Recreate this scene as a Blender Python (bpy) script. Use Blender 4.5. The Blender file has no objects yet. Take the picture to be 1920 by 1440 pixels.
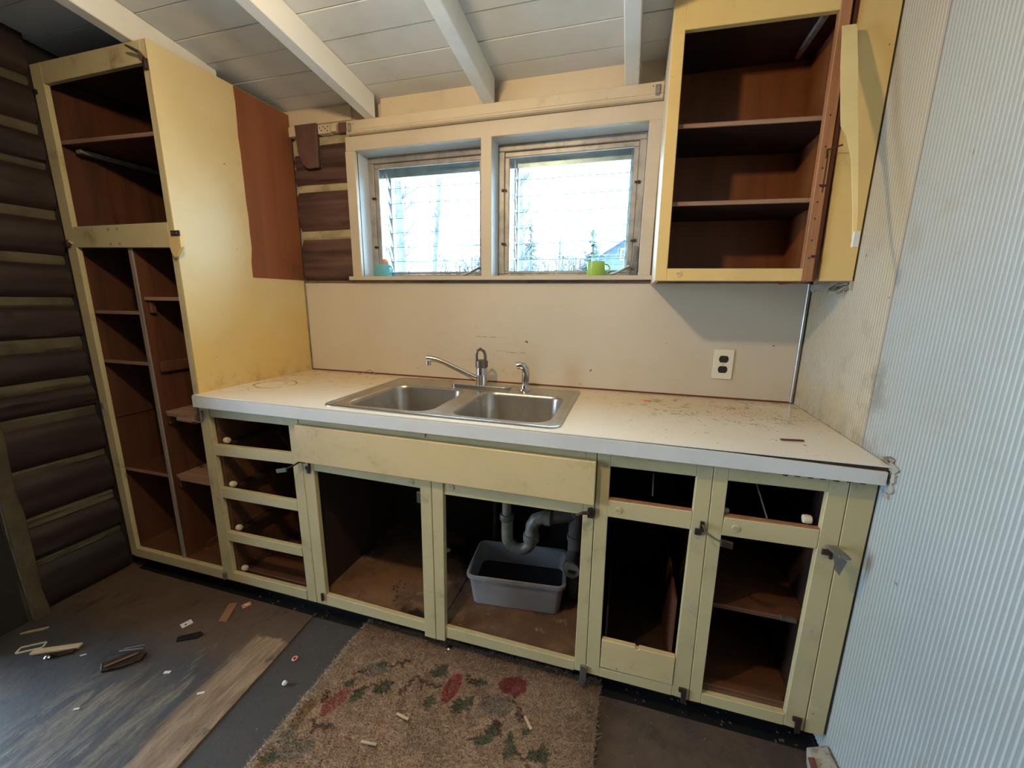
import bpy, bmesh, math, random
from mathutils import Vector, Matrix, noise

random.seed(7)
SC = bpy.context.scene
COL = SC.collection
R = math.radians

# ------------------------------------------------------------------ camera
cam_data = bpy.data.cameras.new('camera')
cam = bpy.data.objects.new('camera', cam_data)
COL.objects.link(cam)
rt = Vector((0.96011, 0.27937, 0.01214)); up = Vector((-0.06893, 0.19439, 0.97850)); fw = Vector((-0.27100, 0.94030, -0.20590))
cam.matrix_world = Matrix(((rt.x, up.x, -fw.x, 1.63226), (rt.y, up.y, -fw.y, -1.75125), (rt.z, up.z, -fw.z, 1.29000), (0, 0, 0, 1)))
cam_data.sensor_width = 36.0
cam_data.lens = 754.344 / 1920 * 36
cam_data.clip_start = 0.02
cam_data.clip_end = 200
SC.camera = cam

# ------------------------------------------------------------------ sky, lamp, exposure
SKY = 21.0
LAMP = 41.0
world = bpy.data.worlds.new('overcast_sky')
SC.world = world
world.use_nodes = True
bg = world.node_tree.nodes['Background']
bg.inputs['Color'].default_value = (0.58, 0.79, 1.0, 1)
bg.inputs['Strength'].default_value = SKY

lamp_data = bpy.data.lights.new('room_lamp', 'POINT')
lamp_data.energy = LAMP
lamp_data.color = (1.0, 0.74, 0.43)
lamp_data.shadow_soft_size = 0.035
lamp = bpy.data.objects.new('room_lamp', lamp_data)
lamp.location = (0.99, -1.31, 2.07)
COL.objects.link(lamp)

def portal(loc, rot, sx, sy):                      # tells the renderer where the sky comes in; gives no light itself
    d = bpy.data.lights.new('sky_portal', 'AREA')
    d.shape = 'RECTANGLE'; d.size = sx; d.size_y = sy
    d.cycles.is_portal = True
    o = bpy.data.objects.new('sky_portal', d)
    o.location = loc; o.rotation_euler = rot
    COL.objects.link(o)
portal((1.01, 0.23, 1.67), (R(-90), 0, 0), 1.30, 0.56)
portal((-0.85, -1.66, 1.0), (0, R(-90), 0), 2.0, 0.94)

vs = SC.view_settings
vs.view_transform = 'Standard'
vs.look = 'None'
vs.gamma = 1.0
vs.use_curve_mapping = False
vs.exposure = -0.1
SC.cycles.max_bounces = 10
SC.cycles.diffuse_bounces = 6
SC.cycles.transparent_max_bounces = 24
SC.cycles.sample_clamp_indirect = 6.0

# ------------------------------------------------------------------ materials
class NT:
    def __init__(s, name):
        s.m = bpy.data.materials.new(name); s.m.use_nodes = True
        s.t = s.m.node_tree; s.n = s.t.nodes; s.b = s.n['Principled BSDF']
        s.tc = s.n.new('ShaderNodeTexCoord').outputs['Object']
    def link(s, a, b): s.t.links.new(a, b)
    def put(s, sock, v):
        if hasattr(v, 'links'): s.link(v, sock)
        elif isinstance(v, (tuple, list)) and len(v) == 3 and sock.type == 'RGBA': sock.default_value = (*v, 1)
        else: sock.default_value = v
    def map(s, scale=(1, 1, 1), loc=(0, 0, 0), rot=(0, 0, 0)):
        k = s.n.new('ShaderNodeMapping'); s.link(s.tc, k.inputs['Vector'])
        k.inputs['Scale'].default_value = scale; k.inputs['Location'].default_value = loc; k.inputs['Rotation'].default_value = rot
        return k.outputs[0]
    def noise(s, scale=5, detail=4, rough=.6, vec=None, dist=0):
        k = s.n.new('ShaderNodeTexNoise'); s.link(vec or s.tc, k.inputs['Vector'])
        k.inputs['Scale'].default_value = scale; k.inputs['Detail'].default_value = detail
        k.inputs['Roughness'].default_value = rough; k.inputs['Distortion'].default_value = dist
        return k.outputs['Fac']
    def sep(s):
        k = s.n.new('ShaderNodeSeparateXYZ'); s.link(s.tc, k.inputs[0]); return k.outputs
    def ss(s, v, a, b):                                         # smooth step a..b -> 0..1 (a may exceed b)
        k = s.n.new('ShaderNodeMapRange'); k.interpolation_type = 'SMOOTHSTEP'
        inv = a > b
        lo, hi = (b, a) if inv else (a, b)
        s.put(k.inputs[0], v); k.inputs[1].default_value = lo; k.inputs[2].default_value = hi
        k.inputs[3].default_value = 1 if inv else 0; k.inputs[4].default_value = 0 if inv else 1
        return k.outputs[0]
    def op(s, o, a, b=0.0):
        k = s.n.new('ShaderNodeMath'); k.operation = o; s.put(k.inputs[0], a); s.put(k.inputs[1], b); return k.outputs[0]
    def mul(s, *v):
        r = v[0]
        for q in v[1:]: r = s.op('MULTIPLY', r, q)
        return r
    def mix(s, f, a, b):
        k = s.n.new('ShaderNodeMix'); k.data_type = 'RGBA'
        s.put(k.inputs[0], f); s.put(k.inputs[6], a); s.put(k.inputs[7], b); return k.outputs[2]
    def box(s, x0, x1, y0, y1, e, ax=0, ay=1):
        o = s.sep()
        return s.mul(s.ss(o[ax], x0 - e, x0 + e), s.ss(o[ax], x1 + e, x1 - e), s.ss(o[ay], y0 - e, y0 + e), s.ss(o[ay], y1 + e, y1 - e))
    def bump(s, h, strength=.3, dist=.002):
        k = s.n.new('ShaderNodeBump'); k.inputs['Strength'].default_value = strength; k.inputs['Distance'].default_value = dist
        s.link(h, k.inputs['Height']); s.link(k.outputs[0], s.b.inputs['Normal'])
    def done(s, col, rough=.5, metal=0.0, **kw):
        s.put(s.b.inputs['Base Color'], col); s.put(s.b.inputs['Roughness'], rough); s.b.inputs['Metallic'].default_value = metal
        for k, v in kw.items(): s.put(s.b.inputs[k], v)
        return s.m

def plain(name, col, rough=.5, metal=0.0, var=.25, scale=12, **kw):
    t = NT(name)
    f = t.ss(t.noise(scale), .35, .7)
    return t.done(t.mix(f, col, tuple(c * (1 - var) for c in col)), rough, metal, **kw)

def paint(name, col, dirt=(.20, .13, .06), speck=.755, grime=.55, rough=.42, scuff=None, lo=.60):
    t = NT(name)
    c = t.mix(t.ss(t.noise(3.5, 5), .4, .75), col, tuple(a * .86 for a in col))
    if scuff:
        c = t.mix(t.ss(t.noise(14, 6, .7), .56, .68), c, scuff)
    c = t.mix(t.mul(t.ss(t.noise(7, 8, .75), lo, lo + .17), grime), c, dirt)
    c = t.mix(t.ss(t.noise(90, 2, .5), speck, speck + .05), c, dirt)
    t.bump(t.noise(60, 4), .12, .002)
    return t.done(c, rough)

def wood(name, a, b, axis=0, rough=.6, scale=1.0, k=14):
    t = NT(name)
    sc = [k * 4, k * 4, k * 4]; sc[axis] = k * .25
    n = t.noise(scale, 6, .65, t.map(tuple(sc)), .3)
    c = t.mix(t.ss(n, .33, .68), a, b)
    c = t.mix(t.mul(t.ss(t.noise(5, 4), .5, .8), .5), c, tuple(x * .45 for x in a))
    t.bump(n, .25, .002)
    return t.done(c, rough)

M = {}
M['frame'] = paint('pale_yellow_frame_paint', (.57, .475, .255), grime=.75, scuff=(.61, .53, .33), lo=.545)
M['panel'] = paint('warm_yellow_panel_paint', (.66, .505, .262), grime=.45, lo=.56)
M['side'] = paint('yellow_side_paint', (.80, .65, .31), dirt=(.45, .28, .08), grime=.45)
M['orange'] = paint('deep_yellow_cabinet_paint', (.74, .53, .21), grime=.3)
M['brown'] = wood('brown_hardboard', (.26, .085, .026), (.19, .062, .019), 2, .45, k=4)
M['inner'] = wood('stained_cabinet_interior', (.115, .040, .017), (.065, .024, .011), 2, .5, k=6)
M['inner_dark'] = wood('shade_dark_interior', (.045, .019, .011), (.024, .012, .008), 2, .6, k=6)  # interior wood darkened to paint in the deep shade inside
M['patch'] = wood('brown_hardboard_patch', (.27, .095, .040), (.22, .075, .030), 2, .45, k=4)
M['inner_x'] = wood('stained_shelf_wood', (.14, .055, .025), (.08, .033, .016), 0, .5, k=6)
M['bare'] = wood('bare_fir_wood', (.42, .20, .09), (.30, .13, .055), 2, .55)
M['shelfedge'] = wood('worn_shelf_edge', (.33, .20, .13), (.22, .12, .08), 0, .6)
M['greyedge'] = wood('grey_worn_edge', (.33, .28, .23), (.20, .15, .12), 2, .6)
M['cream'] = paint('cream_wall_paint', (.63, .53, .39), grime=.28)
M['white'] = paint('white_trim_paint', (.60, .525, .42), dirt=(.30, .20, .10), grime=.25)
M['dirtywhite'] = paint('dirty_white_block_paint', (.40, .37, .32), dirt=(.08, .055, .03), speck=.70, grime=.95, lo=.47)
M['reveal'] = paint('sky_tinted_reveal_paint', (.60, .64, .67), dirt=(.30, .25, .2), speck=.78, grime=.15)  # white paint tinted blue in place of skylight on the reveals
M['ceil'] = paint('white_ceiling_paint', (.66, .69, .70), dirt=(.22, .18, .14), speck=.76, grime=.25)
M['rafter'] = paint('white_rafter_paint', (.76, .76, .72), dirt=(.2, .16, .1), speck=.77, grime=.12)
M['logdark'] = wood('shade_dark_log', (.030, .015, .012), (.014, .008, .007), 1, .55, k=5)  # log brown darkened for the weak light on the left wall
M['logx'] = wood('weathered_brown_log', (.135, .072, .058), (.045, .022, .019), 0, .6, k=6)
M['chink'] = plain('cream_chinking', (.50, .43, .27), .8, var=.4, scale=9)
M['chinkdark'] = plain('shaded_chinking', (.105, .085, .045), .8, var=.45, scale=9)  # cream chinking with the left wall's shade put into its colour
M['plankbrown'] = plain('brown_painted_board', (.15, .078, .066), .6, var=.3)
M['metal'] = plain('aluminium_trim', (.55, .54, .52), .35, .9, var=.25)
M['trimdark'] = plain('tarnished_metal_trim', (.30, .26, .22), .4, .8, var=.4)
M['sash'] = plain('bronzed_aluminium_sash', (.46, .43, .40), .45, .45, var=.35)
M['rust'] = plain('rusty_dark_metal', (.075, .045, .035), .55, .6, var=.5, scale=40)
M['steelgrey'] = plain('dull_grey_steel', (.34, .34, .33), .4, .8, var=.4)
M['chrome'] = plain('chrome', (.62, .61, .59), .17, 1.0, var=.15)
M['pewter'] = plain('worn_dark_chrome', (.22, .20, .17), .35, .9, var=.3)
M['black'] = plain('black_plastic', (.012, .012, .013), .4)
M['outlet'] = plain('almond_outlet_plastic', (.80, .76, .62), .35, var=.05)
M['socket'] = plain('dark_brown_plastic', (.03, .018, .012), .35)
M['bluemug'] = plain('turquoise_ceramic', (.16, .50, .60), .25, var=.1)
M['greenmug'] = plain('lime_green_ceramic', (.36, .58, .10), .25, var=.1)
M['peach'] = plain('peach_skin', (.72, .36, .22), .5, var=.25, scale=40)
M['pvc'] = plain('grimy_white_plastic_pipe', (.27, .235, .19), .4, var=.65, scale=14)
M['pvcgrey'] = plain('grey_drain_pipe', (.14, .125, .11), .5, var=.4)
M['knob'] = plain('cream_nylon_roller', (.70, .60, .42), .4, var=.1)
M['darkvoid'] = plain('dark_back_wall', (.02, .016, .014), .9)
M['core'] = plain('swollen_particleboard', (.085, .045, .025), .9, var=.5, scale=60)
M['paper'] = plain('white_card', (.72, .70, .64), .7, var=.1)
M['orangecard'] = plain('orange_printed_card', (.75, .32, .14), .6, var=.4, scale=60)
M['tan'] = wood('tan_wood_scrap', (.32, .16, .08), (.24, .12, .06), 1)
M['straw'] = plain('pale_wood_splinter', (.55, .42, .26), .7)
M['pearl'] = plain('pearl_white_plastic', (.85, .85, .74), .3, var=.05)
M['pink'] = plain('pink_plastic', (.80, .32, .24), .5, var=.1)
M['redscrap'] = plain('dark_red_scrap', (.16, .05, .035), .7)
M['dust'] = plain('grey_dust_fluff', (.075, .06, .05), .95, var=.5, scale=60)
M['ground'] = plain('snow_covered_ground', (.80, .82, .85), .9, var=.2, scale=.6)
M['bark'] = plain('grey_bark', (.12, .115, .11), .9, var=.4, scale=4)
M['needles'] = plain('blue_green_needles', (.075, .10, .085), .9, var=.4, scale=4)
M['siding'] = plain('pale_house_siding', (.10, .13, .165), .7, var=.1, scale=2)
M['whitetrim'] = plain('white_house_trim', (.85, .85, .85), .6, var=.05)
M['roof'] = plain('grey_roof_shingle', (.16, .16, .17), .9, var=.3, scale=3)
M['darkglass'] = plain('dark_house_window', (.04, .05, .06), .2)
M['rear'] = plain('dim_brown_plaster', (.16, .13, .10), .8, var=.2, scale=2)

def glass_mat():
    m = bpy.data.materials.new('window_glass'); m.use_nodes = True
    t = m.node_tree; t.nodes.remove(t.nodes['Principled BSDF'])
    a = t.nodes.new('ShaderNodeBsdfTransparent'); a.inputs[0].default_value = (.93, .97, .97, 1)
    g = t.nodes.new('ShaderNodeBsdfGlossy'); g.inputs['Roughness'].default_value = .05
    f = t.nodes.new('ShaderNodeFresnel'); f.inputs[0].default_value = 1.25
    x = t.nodes.new('ShaderNodeMixShader')
    t.links.new(f.outputs[0], x.inputs[0]); t.links.new(a.outputs[0], x.inputs[1]); t.links.new(g.outputs[0], x.inputs[2])
    t.links.new(x.outputs[0], t.nodes['Material Output'].inputs[0])
    return m
M['glass'] = glass_mat()
M['glassedge'] = plain('ground_glass_edge', (.10, .16, .16), .4)

def steel_mat():
    t = NT('brushed_stainless_steel')
    n = t.noise(1, 4, .6, t.map((5, 60, 60)))
    c = t.mix(t.ss(t.noise(9, 5), .4, .7), (.52, .49, .45), (.42, .39, .34))
    return t.done(c, t.op('ADD', t.op('MULTIPLY', n, .10), .24), .95)
M['steel'] = steel_mat()

def counter_mat():
    t = NT('stained_white_laminate')
    t.tc = t.map((1, 1, 1), loc=(1.13, -.32, .864))          # room coordinates for the stains
    o = t.sep()
    c = (.80, .77, .71)
    back = t.ss(o[1], -.44, -.16)
    c = t.mix(t.mul(back, .8, t.ss(t.noise(2.5, 4), .15, .5)), c, (.68, .53, .31))  # back tan: staining, plus the weaker daylight there painted in
    c = t.mix(t.mul(back, t.ss(t.noise(11, 8, .75), .54, .66), .55), c, (.40, .27, .12))
    grime = t.box(1.70, 2.24, -.36, -.02, .10)
    c = t.mix(t.mul(grime, t.ss(t.noise(16, 9, .8), .52, .64), .8), c, (.17, .12, .055))
    spots = t.box(1.55, 2.24, -.60, -.02, .08)
    c = t.mix(t.mul(spots, t.ss(t.noise(75, 3, .6), .68, .71), .8), c, (.10, .065, .03))
    left = t.box(.02, .58, -.30, -.01, .08)
    c = t.mix(t.mul(left, t.ss(t.noise(26, 8, .8), .57, .66), .75), c, (.26, .17, .08))
    # coffee rings
    for cx, cy, rad, w, s in ((.143, -.367, .082, .0045, .85), (.120, -.372, .066, .003, .5), (.17, -.45, .06, .003, .35), (.07, -.50, .05, .003, .3), (.20, -.30, .05, .003, .3)):
        k = t.n.new('ShaderNodeVectorMath'); k.operation = 'DISTANCE'
        z = t.n.new('ShaderNodeCombineXYZ'); t.link(o[0], z.inputs[0]); t.link(o[1], z.inputs[1])
        t.link(z.outputs[0], k.inputs[0]); k.inputs[1].default_value = (cx, cy, 0)
        d = t.op('ABSOLUTE', t.op('SUBTRACT', t.op('ADD', k.outputs['Value'], t.op('MULTIPLY', t.op('SUBTRACT', t.noise(14, 3), .5), .022)), rad))
        ring = t.mul(t.ss(d, w * 1.6, w * .3), t.ss(t.noise(9, 3), .3, .55), s)
        c = t.mix(ring, c, (.34, .17, .05))
    return t.done(c, t.op('ADD', t.op('MULTIPLY', t.noise(9, 5), .14), .16), **{'Specular IOR Level': .6})
M['counter'] = counter_mat()
M['facing'] = paint('grey_white_laminate_edge', (.68, .68, .66), dirt=(.3, .22, .15), speck=.77, grime=.1)

def splash_mat():
    t = NT('cream_backsplash_laminate')
    c = t.mix(t.ss(t.noise(1.6, 3), .4, .7), (.63, .565, .465), (.60, .525, .42))
    low = t.ss(t.sep()[2], 1.12, .92)
    c = t.mix(t.mul(low, t.ss(t.noise(5, 7, .7), .42, .7), .35), c, (.55, .40, .20))
    for x0, x1, z, a in ((.955, 1.06, 1.120, .7), (1.06, 1.10, 1.121, .35), (1.10, 1.19, 1.054, .7), (1.05, 1.10, 1.058, .4), (1.16, 1.24, .99, .35)):
        b = t.mul(t.box(x0, x1, z - .0022, z + .0022, .0022, 0, 2), t.ss(t.noise(40, 5, .7), .38, .58), a)
        c = t.mix(b, c, (.30, .19, .09))
    b = t.mul(t.box(.80, 1.25, .92, 1.12, .07, 0, 2), t.ss(t.noise(9, 8, .8), .52, .68), .4)
    c = t.mix(b, c, (.42, .28, .12))
    c = t.mix(t.ss(t.noise(34, 2, .5), .765, .775), c, (.12, .07, .04))
    return t.done(c, .33)
M['splash'] = splash_mat()

def side_mat():                                       # yellow pantry side: brown smudge towards the counter
    t = NT('yellow_pantry_side_paint')
    c = t.mix(t.ss(t.noise(3, 4), .4, .7), (.66, .535, .29), (.61, .48, .24))
    o = t.sep()
    c = t.mix(t.mul(t.ss(o[2], 1.45, 1.0), .75, t.ss(t.noise(4, 4), .2, .6)), c, (.66, .44, .125))
    c = t.mix(t.mul(t.ss(o[2], 1.02, .90), t.ss(t.noise(16, 7, .75), .48, .66), .6), c, (.36, .22, .07))
    c = t.mix(t.ss(t.noise(34, 2, .5), .75, .765), c, (.40, .26, .08))
    t.bump(t.noise(60, 4), .12, .002)
    return t.done(c, .42)
M['pantry'] = side_mat()

RIB = .0118
def rib_mat(name, stain, a, b, groove):
    t = NT(name)
    o = t.sep()
    c = t.mix(t.ss(t.noise(3, 4), .4, .7), a, b)
    c = t.mix(t.mul(t.ss(o[1], -1.0, -.25), t.ss(t.noise(2.2, 5, .65), .36, .66), stain), c, (.60, .46, .24))
    c = t.mix(t.mul(t.ss(o[2], 1.15, 1.9), t.ss(o[1], -1.5, -.6), .6), c, (.50, .44, .34))      # warm tint painted towards the ceiling in place of lamplight
    c = t.mix(t.mul(t.ss(t.noise(7, 7, .75), .56, .70), .45), c, (.38, .31, .20))
    b = t.mul(t.box(-.56, -.33, 1.0, 1.14, .05, 1, 2), t.ss(t.noise(9, 6, .7), .48, .62), .8)
    c = t.mix(b, c, (.20, .17, .13))
    c = t.mix(t.mul(t.ss(o[2], 1.0, .91), t.ss(o[2], .85, .90), t.ss(o[1], -.66, -.6), t.ss(t.noise(20, 6, .7), .42, .62), .7), c, (.30, .20, .09))
    c = t.mix(t.ss(t.noise(28, 2, .5), .755, .765), c, (.22, .17, .14))
    w = t.op('SINE', t.op('MULTIPLY', o[1], 2 * math.pi / RIB), 0)
    c = t.mix(t.mul(t.ss(w, .75, .0), .68), c, groove)           # darker in the grooves
    return t.done(c, .55)
M['rib_a'] = rib_mat('ribbed_wallboard_stained', .95, (.60, .58, .50), (.55, .50, .40), (.24, .21, .15))
M['rib_b'] = rib_mat('ribbed_wallboard', .42, (.45, .50, .50), (.40, .445, .44), (.215, .235, .235))

def floor_mat():
    t = NT('worn_painted_plywood')
    o = t.sep()
    st = t.noise(1, 8, .72, t.map((34, 5, 1), rot=(0, 0, R(4))), .6)
    st2 = t.noise(1, 6, .7, t.map((9, 2.4, 1), loc=(3, 1, 0), rot=(0, 0, R(6))), .4)
    c = t.mix(t.ss(t.noise(6, 7, .7), .35, .7), (.10, .075, .06), (.045, .038, .035))
    c = t.mix(t.mul(t.ss(o[1], -1.0, -.78), .65), c, (.12, .072, .045))  # browner near the cabinets, painting in their shade from the window
    c = t.mix(t.mul(t.ss(o[1], -.82, -.96), t.ss(t.noise(5, 6, .7), .3, .6), .85), c, (.052, .056, .066))
    # bare patches where the paint has worn through
    wobble = t.op('MULTIPLY', t.op('SUBTRACT', st, .5), .16)
    seam = t.op('SUBTRACT', o[0], t.op('ADD', .454, t.op('MULTIPLY', t.op('ADD', o[1], .544), -.079)))     # distance right of the sheet joint
    sx = t.op('ADD', seam, wobble)
    p1 = t.mul(t.ss(sx, -.165, -.135), t.ss(t.op('ADD', o[1], t.op('MULTIPLY', t.op('SUBTRACT', t.noise(18, 5), .5), .10)), -.735, -.755))
    tan = t.mix(t.ss(st, .38, .62), (.36, .25, .155), (.19, .12, .072))
    c = t.mix(t.mul(p1, t.ss(st, .25, .36), .95), c, tan)
    grey = t.mix(t.ss(st, .4, .6), (.29, .25, .175), (.14, .115, .085))
    p2 = t.mul(t.box(-.08, .30, -1.60, -1.02, .10), t.ss(st2, .475, .55), t.ss(st, .34, .46))
    c = t.mix(t.mul(p2, .6), c, grey)
    p3 = t.mul(t.box(.06, .34, -1.15, -.83, .06), t.ss(st2, .56, .62), t.ss(st, .40, .5))
    c = t.mix(t.mul(p3, .9), c, grey)
    c = t.mix(t.mul(t.ss(t.noise(9, 9, .8, t.map((1, .5, 1), loc=(7, 3, 0))), .53, .64), .7), c, (.024, .023, .024))
    c = t.mix(t.mul(t.ss(t.noise(60, 4, .7), .67, .71), .7), c, (.27, .24, .20))
    t.bump(t.noise(25, 6), .4, .004)
    return t.done(c, t.op('ADD', t.op('MULTIPLY', t.noise(8, 5), .3), .42))
M['floor'] = floor_mat()

def floor2_mat():
    t = NT('dirty_brown_subfloor')
    c = t.mix(t.ss(t.noise(7, 8, .75), .35, .68), (.10, .068, .048), (.05, .038, .032))
    c = t.mix(t.mul(t.ss(t.sep()[0], 1.1, .75), .75), c, (.05, .051, .054))
    c = t.mix(t.mul(t.ss(t.noise(11, 8, .75), .55, .68), .6), c, (.028, .024, .022))
    c = t.mix(t.mul(t.ss(t.noise(70, 4, .7), .66, .71), .7), c, (.24, .20, .16))
    t.bump(t.noise(30, 6), .4, .004)
    return t.done(c, .65)
M['floor2'] = floor2_mat()

def shelf_mat():                                      # the rotten sheet under the sink
    t = NT('water_stained_shelf')
    c = t.mix(t.ss(t.noise(4, 6, .7), .35, .65), (.23, .125, .065), (.11, .06, .036))
    c = t.mix(t.mul(t.ss(t.noise(11, 8, .8), .56, .68), .7), c, (.46, .40, .31))
    c = t.mix(t.ss(t.noise(3, 5, .6, t.map((1, 1, 1), loc=(4, 2, 0))), .56, .64), c, (.022, .016, .013))
    return t.done(c, .4)
M['rotshelf'] = shelf_mat()

def tub_mat():
    t = NT('cloudy_translucent_plastic')
    c = t.mix(t.ss(t.noise(8, 4), .4, .7), (.34, .33, .335), (.28, .27, .28))
    return t.done(c, .35, 0.0, **{'Transmission Weight': .25})
M['tub'] = tub_mat()

def rug_mat():
    t = NT('rug_pile_colours')
    a = t.n.new('ShaderNodeVertexColor'); a.layer_name = 'Col'
    c = t.mix(t.ss(t.noise(60, 5, .7), .35, .7), a.outputs['Color'], (0.13, .09, .065))
    k = t.n.new('ShaderNodeMix'); k.data_type = 'RGBA'; k.blend_type = 'MIX'
    k.inputs[0].default_value = .55
    t.link(c, k.inputs[6]); t.link(a.outputs['Color'], k.inputs[7])
    return t.done(k.outputs[2], .9)
M['rug'] = rug_mat()

# ------------------------------------------------------------------ mesh helpers
def wloc(o):
    v = Vector((0, 0, 0))
    while o: v += o.location; o = o.parent
    return v

class MB:
    def __init__(s): s.v = []; s.f = []
    def add(s, vs, fs):
        n = len(s.v); s.v += [tuple(v) for v in vs]; s.f += [tuple(i + n for i in f) for f in fs]; return s
    def box(s, x0, x1, y0, y1, z0, z1):
        return s.add([(x, y, z) for x in (x0, x1) for y in (y0, y1) for z in (z0, z1)],
                     [(0, 1, 3, 2), (4, 6, 7, 5), (0, 4, 5, 1), (2, 3, 7, 6), (0, 2, 6, 4), (1, 5, 7, 3)])
    def prism(s, poly, ax, a, b):                     # polygon in the other two axes, extruded along ax from a to b
        n = len(poly)
        def P(p, t):
            q = list(p); q.insert(ax, t); return q
        vs = [P(p, a) for p in poly] + [P(p, b) for p in poly]
        return s.add(vs, [tuple(range(n))[::-1], tuple(range(n, 2 * n))] + [(i, (i + 1) % n, n + (i + 1) % n, n + i) for i in range(n)])
    def obox(s, c, ux, uy, uz, hx, hy, hz):           # oriented box
        c, ux, uy, uz = Vector(c), Vector(ux).normalized(), Vector(uy).normalized(), Vector(uz).normalized()
        vs = [c + ux * hx * i + uy * hy * j + uz * hz * k for i in (-1, 1) for j in (-1, 1) for k in (-1, 1)]
        return s.add(vs, [(0, 1, 3, 2), (4, 6, 7, 5), (0, 4, 5, 1), (2, 3, 7, 6), (0, 2, 6, 4), (1, 5, 7, 3)])
    def tube(s, path, r, n=12, caps=True, flat=1.0):
        P = [Vector(p) for p in path]; rs = r if isinstance(r, (list, tuple)) else [r] * len(P)
        ref = None; rings = []
        for i, p in enumerate(P):
            d = (P[min(i + 1, len(P) - 1)] - P[max(i - 1, 0)]).normalized()
            if ref is None:
                ref = d.orthogonal().normalized()
            ref = (ref - d * ref.dot(d)).normalized(); b = d.cross(ref)
            rings.append([p + (ref * math.cos(2 * math.pi * k / n) + b * flat * math.sin(2 * math.pi * k / n)) * rs[i] for k in range(n)])
        vs = [q for g in rings for q in g]
        fs = [(i * n + k, i * n + (k + 1) % n, (i + 1) * n + (k + 1) % n, (i + 1) * n + k) for i in range(len(P) - 1) for k in range(n)]
        if caps: fs += [tuple(range(n))[::-1], tuple(range((len(P) - 1) * n, len(P) * n))]
        return s.add(vs, fs)
    def lathe(s, prof, c, n=24, axis=2, cap=True):    # prof: (radius, height) pairs
        c = Vector(c); vs = []
        for r, h in prof:
            for k in range(n):
                a = 2 * math.pi * k / n; q = [r * math.cos(a), r * math.sin(a)]; q.insert(axis, h); vs.append(c + Vector(q))
        m = len(prof)
        fs = [(i * n + k, i * n + (k + 1) % n, (i + 1) * n + (k + 1) % n, (i + 1) * n + k) for i in range(m - 1) for k in range(n)]
        if cap: fs += [tuple(range(n))[::-1], tuple(range((m - 1) * n, m * n))]
        return s.add(vs, fs)
    def build(s, name, mat, parent=None, bevel=0.0, smooth=False, seg=1):
        me = bpy.data.meshes.new(name)
        L = wloc(parent)
        me.from_pydata([tuple(Vector(v) - L) for v in s.v], [], s.f)
        bm = bmesh.new(); bm.from_mesh(me); bmesh.ops.recalc_face_normals(bm, faces=bm.faces); bm.to_mesh(me); bm.free()
        me.materials.append(M[mat] if isinstance(mat, str) else mat)
        o = bpy.data.objects.new(name, me); COL.objects.link(o)
        if parent: o.parent = parent
        if smooth:
            for p in me.polygons: p.use_smooth = True
            try: me.set_sharp_from_angle(angle=R(40))
            except Exception: pass
        if bevel:
            b = o.modifiers.new('bevel', 'BEVEL'); b.width = bevel; b.segments = seg; b.limit_method = 'ANGLE'
        return o

def tag(o, label=None, cat=None, group=None, kind=None):
    if label: o['label'] = label
    if cat: o['category'] = cat
    if group: o['group'] = group
    if kind: o['kind'] = kind
    return o
def empty(name, loc, label=None, cat=None, group=None, kind=None, parent=None):
    o = bpy.data.objects.new(name, None); COL.objects.link(o)
    o.location = Vector(loc) - wloc(parent); o.empty_display_size = .05
    if parent: o.parent = parent
    return tag(o, label, cat, group, kind)
def box(name, mat, b, parent=None, bevel=.0015):
    return MB().box(*b).build(name, mat, parent, bevel)
def arc(c, r, a0, a1, n, plane=(0, 2)):
    out = []
    for i in range(n + 1):
        a = R(a0 + (a1 - a0) * i / n); q = [0, 0, 0]; q[plane[0]] = r * math.cos(a); q[plane[1]] = r * math.sin(a)
        out.append(Vector(c) + Vector(q))
    return out
def rrect(x0, x1, y0, y1, r, n=6):
    out = []
    for cx, cy, a in ((x1 - r, y1 - r, 0), (x0 + r, y1 - r, 90), (x0 + r, y0 + r, 180), (x1 - r, y0 + r, 270)):
        for i in range(n + 1):
            t = R(a + 90 * i / n); out.append((cx + r * math.cos(t), cy + r * math.sin(t)))
    return out

W = 2.257          # right wall
FY = -.606         # face of the base cabinets
XL = -.59          # bulge of the log wall on the left
def ceil_z(y): return 2.147 - .133 * y

# ------------------------------------------------------------------ room shell
floor = tag(box('floor', 'floor2', (-3.2, W + .3, -3.6, .3, -.12, -.006), None, 0), 'dirty brown wooden subfloor', 'floor', kind='structure')
def seam_x(y): return .454 + (y + .544) * -.079
box('dark_floor_strip', 'black', (-.56, 2.245, -.603, -.545, -.0115, .0006), floor, 0)  # black strip on the floor beneath the cabinet fronts
MB().prism([(-2.4, -.30), (seam_x(-.30), -.30), (seam_x(-3.4), -3.4), (-2.4, -3.4)], 2, -.006, .0).build('floor_sheet', 'floor', floor, .001)
MB().prism([(seam_x(-.30) + .006, -.30), (W - .01, -.30), (W - .01, -3.4), (seam_x(-3.4) + .006, -3.4)], 2, -.012, -.0045).build('floor_sheet', 'floor2', floor, .001)

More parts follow.
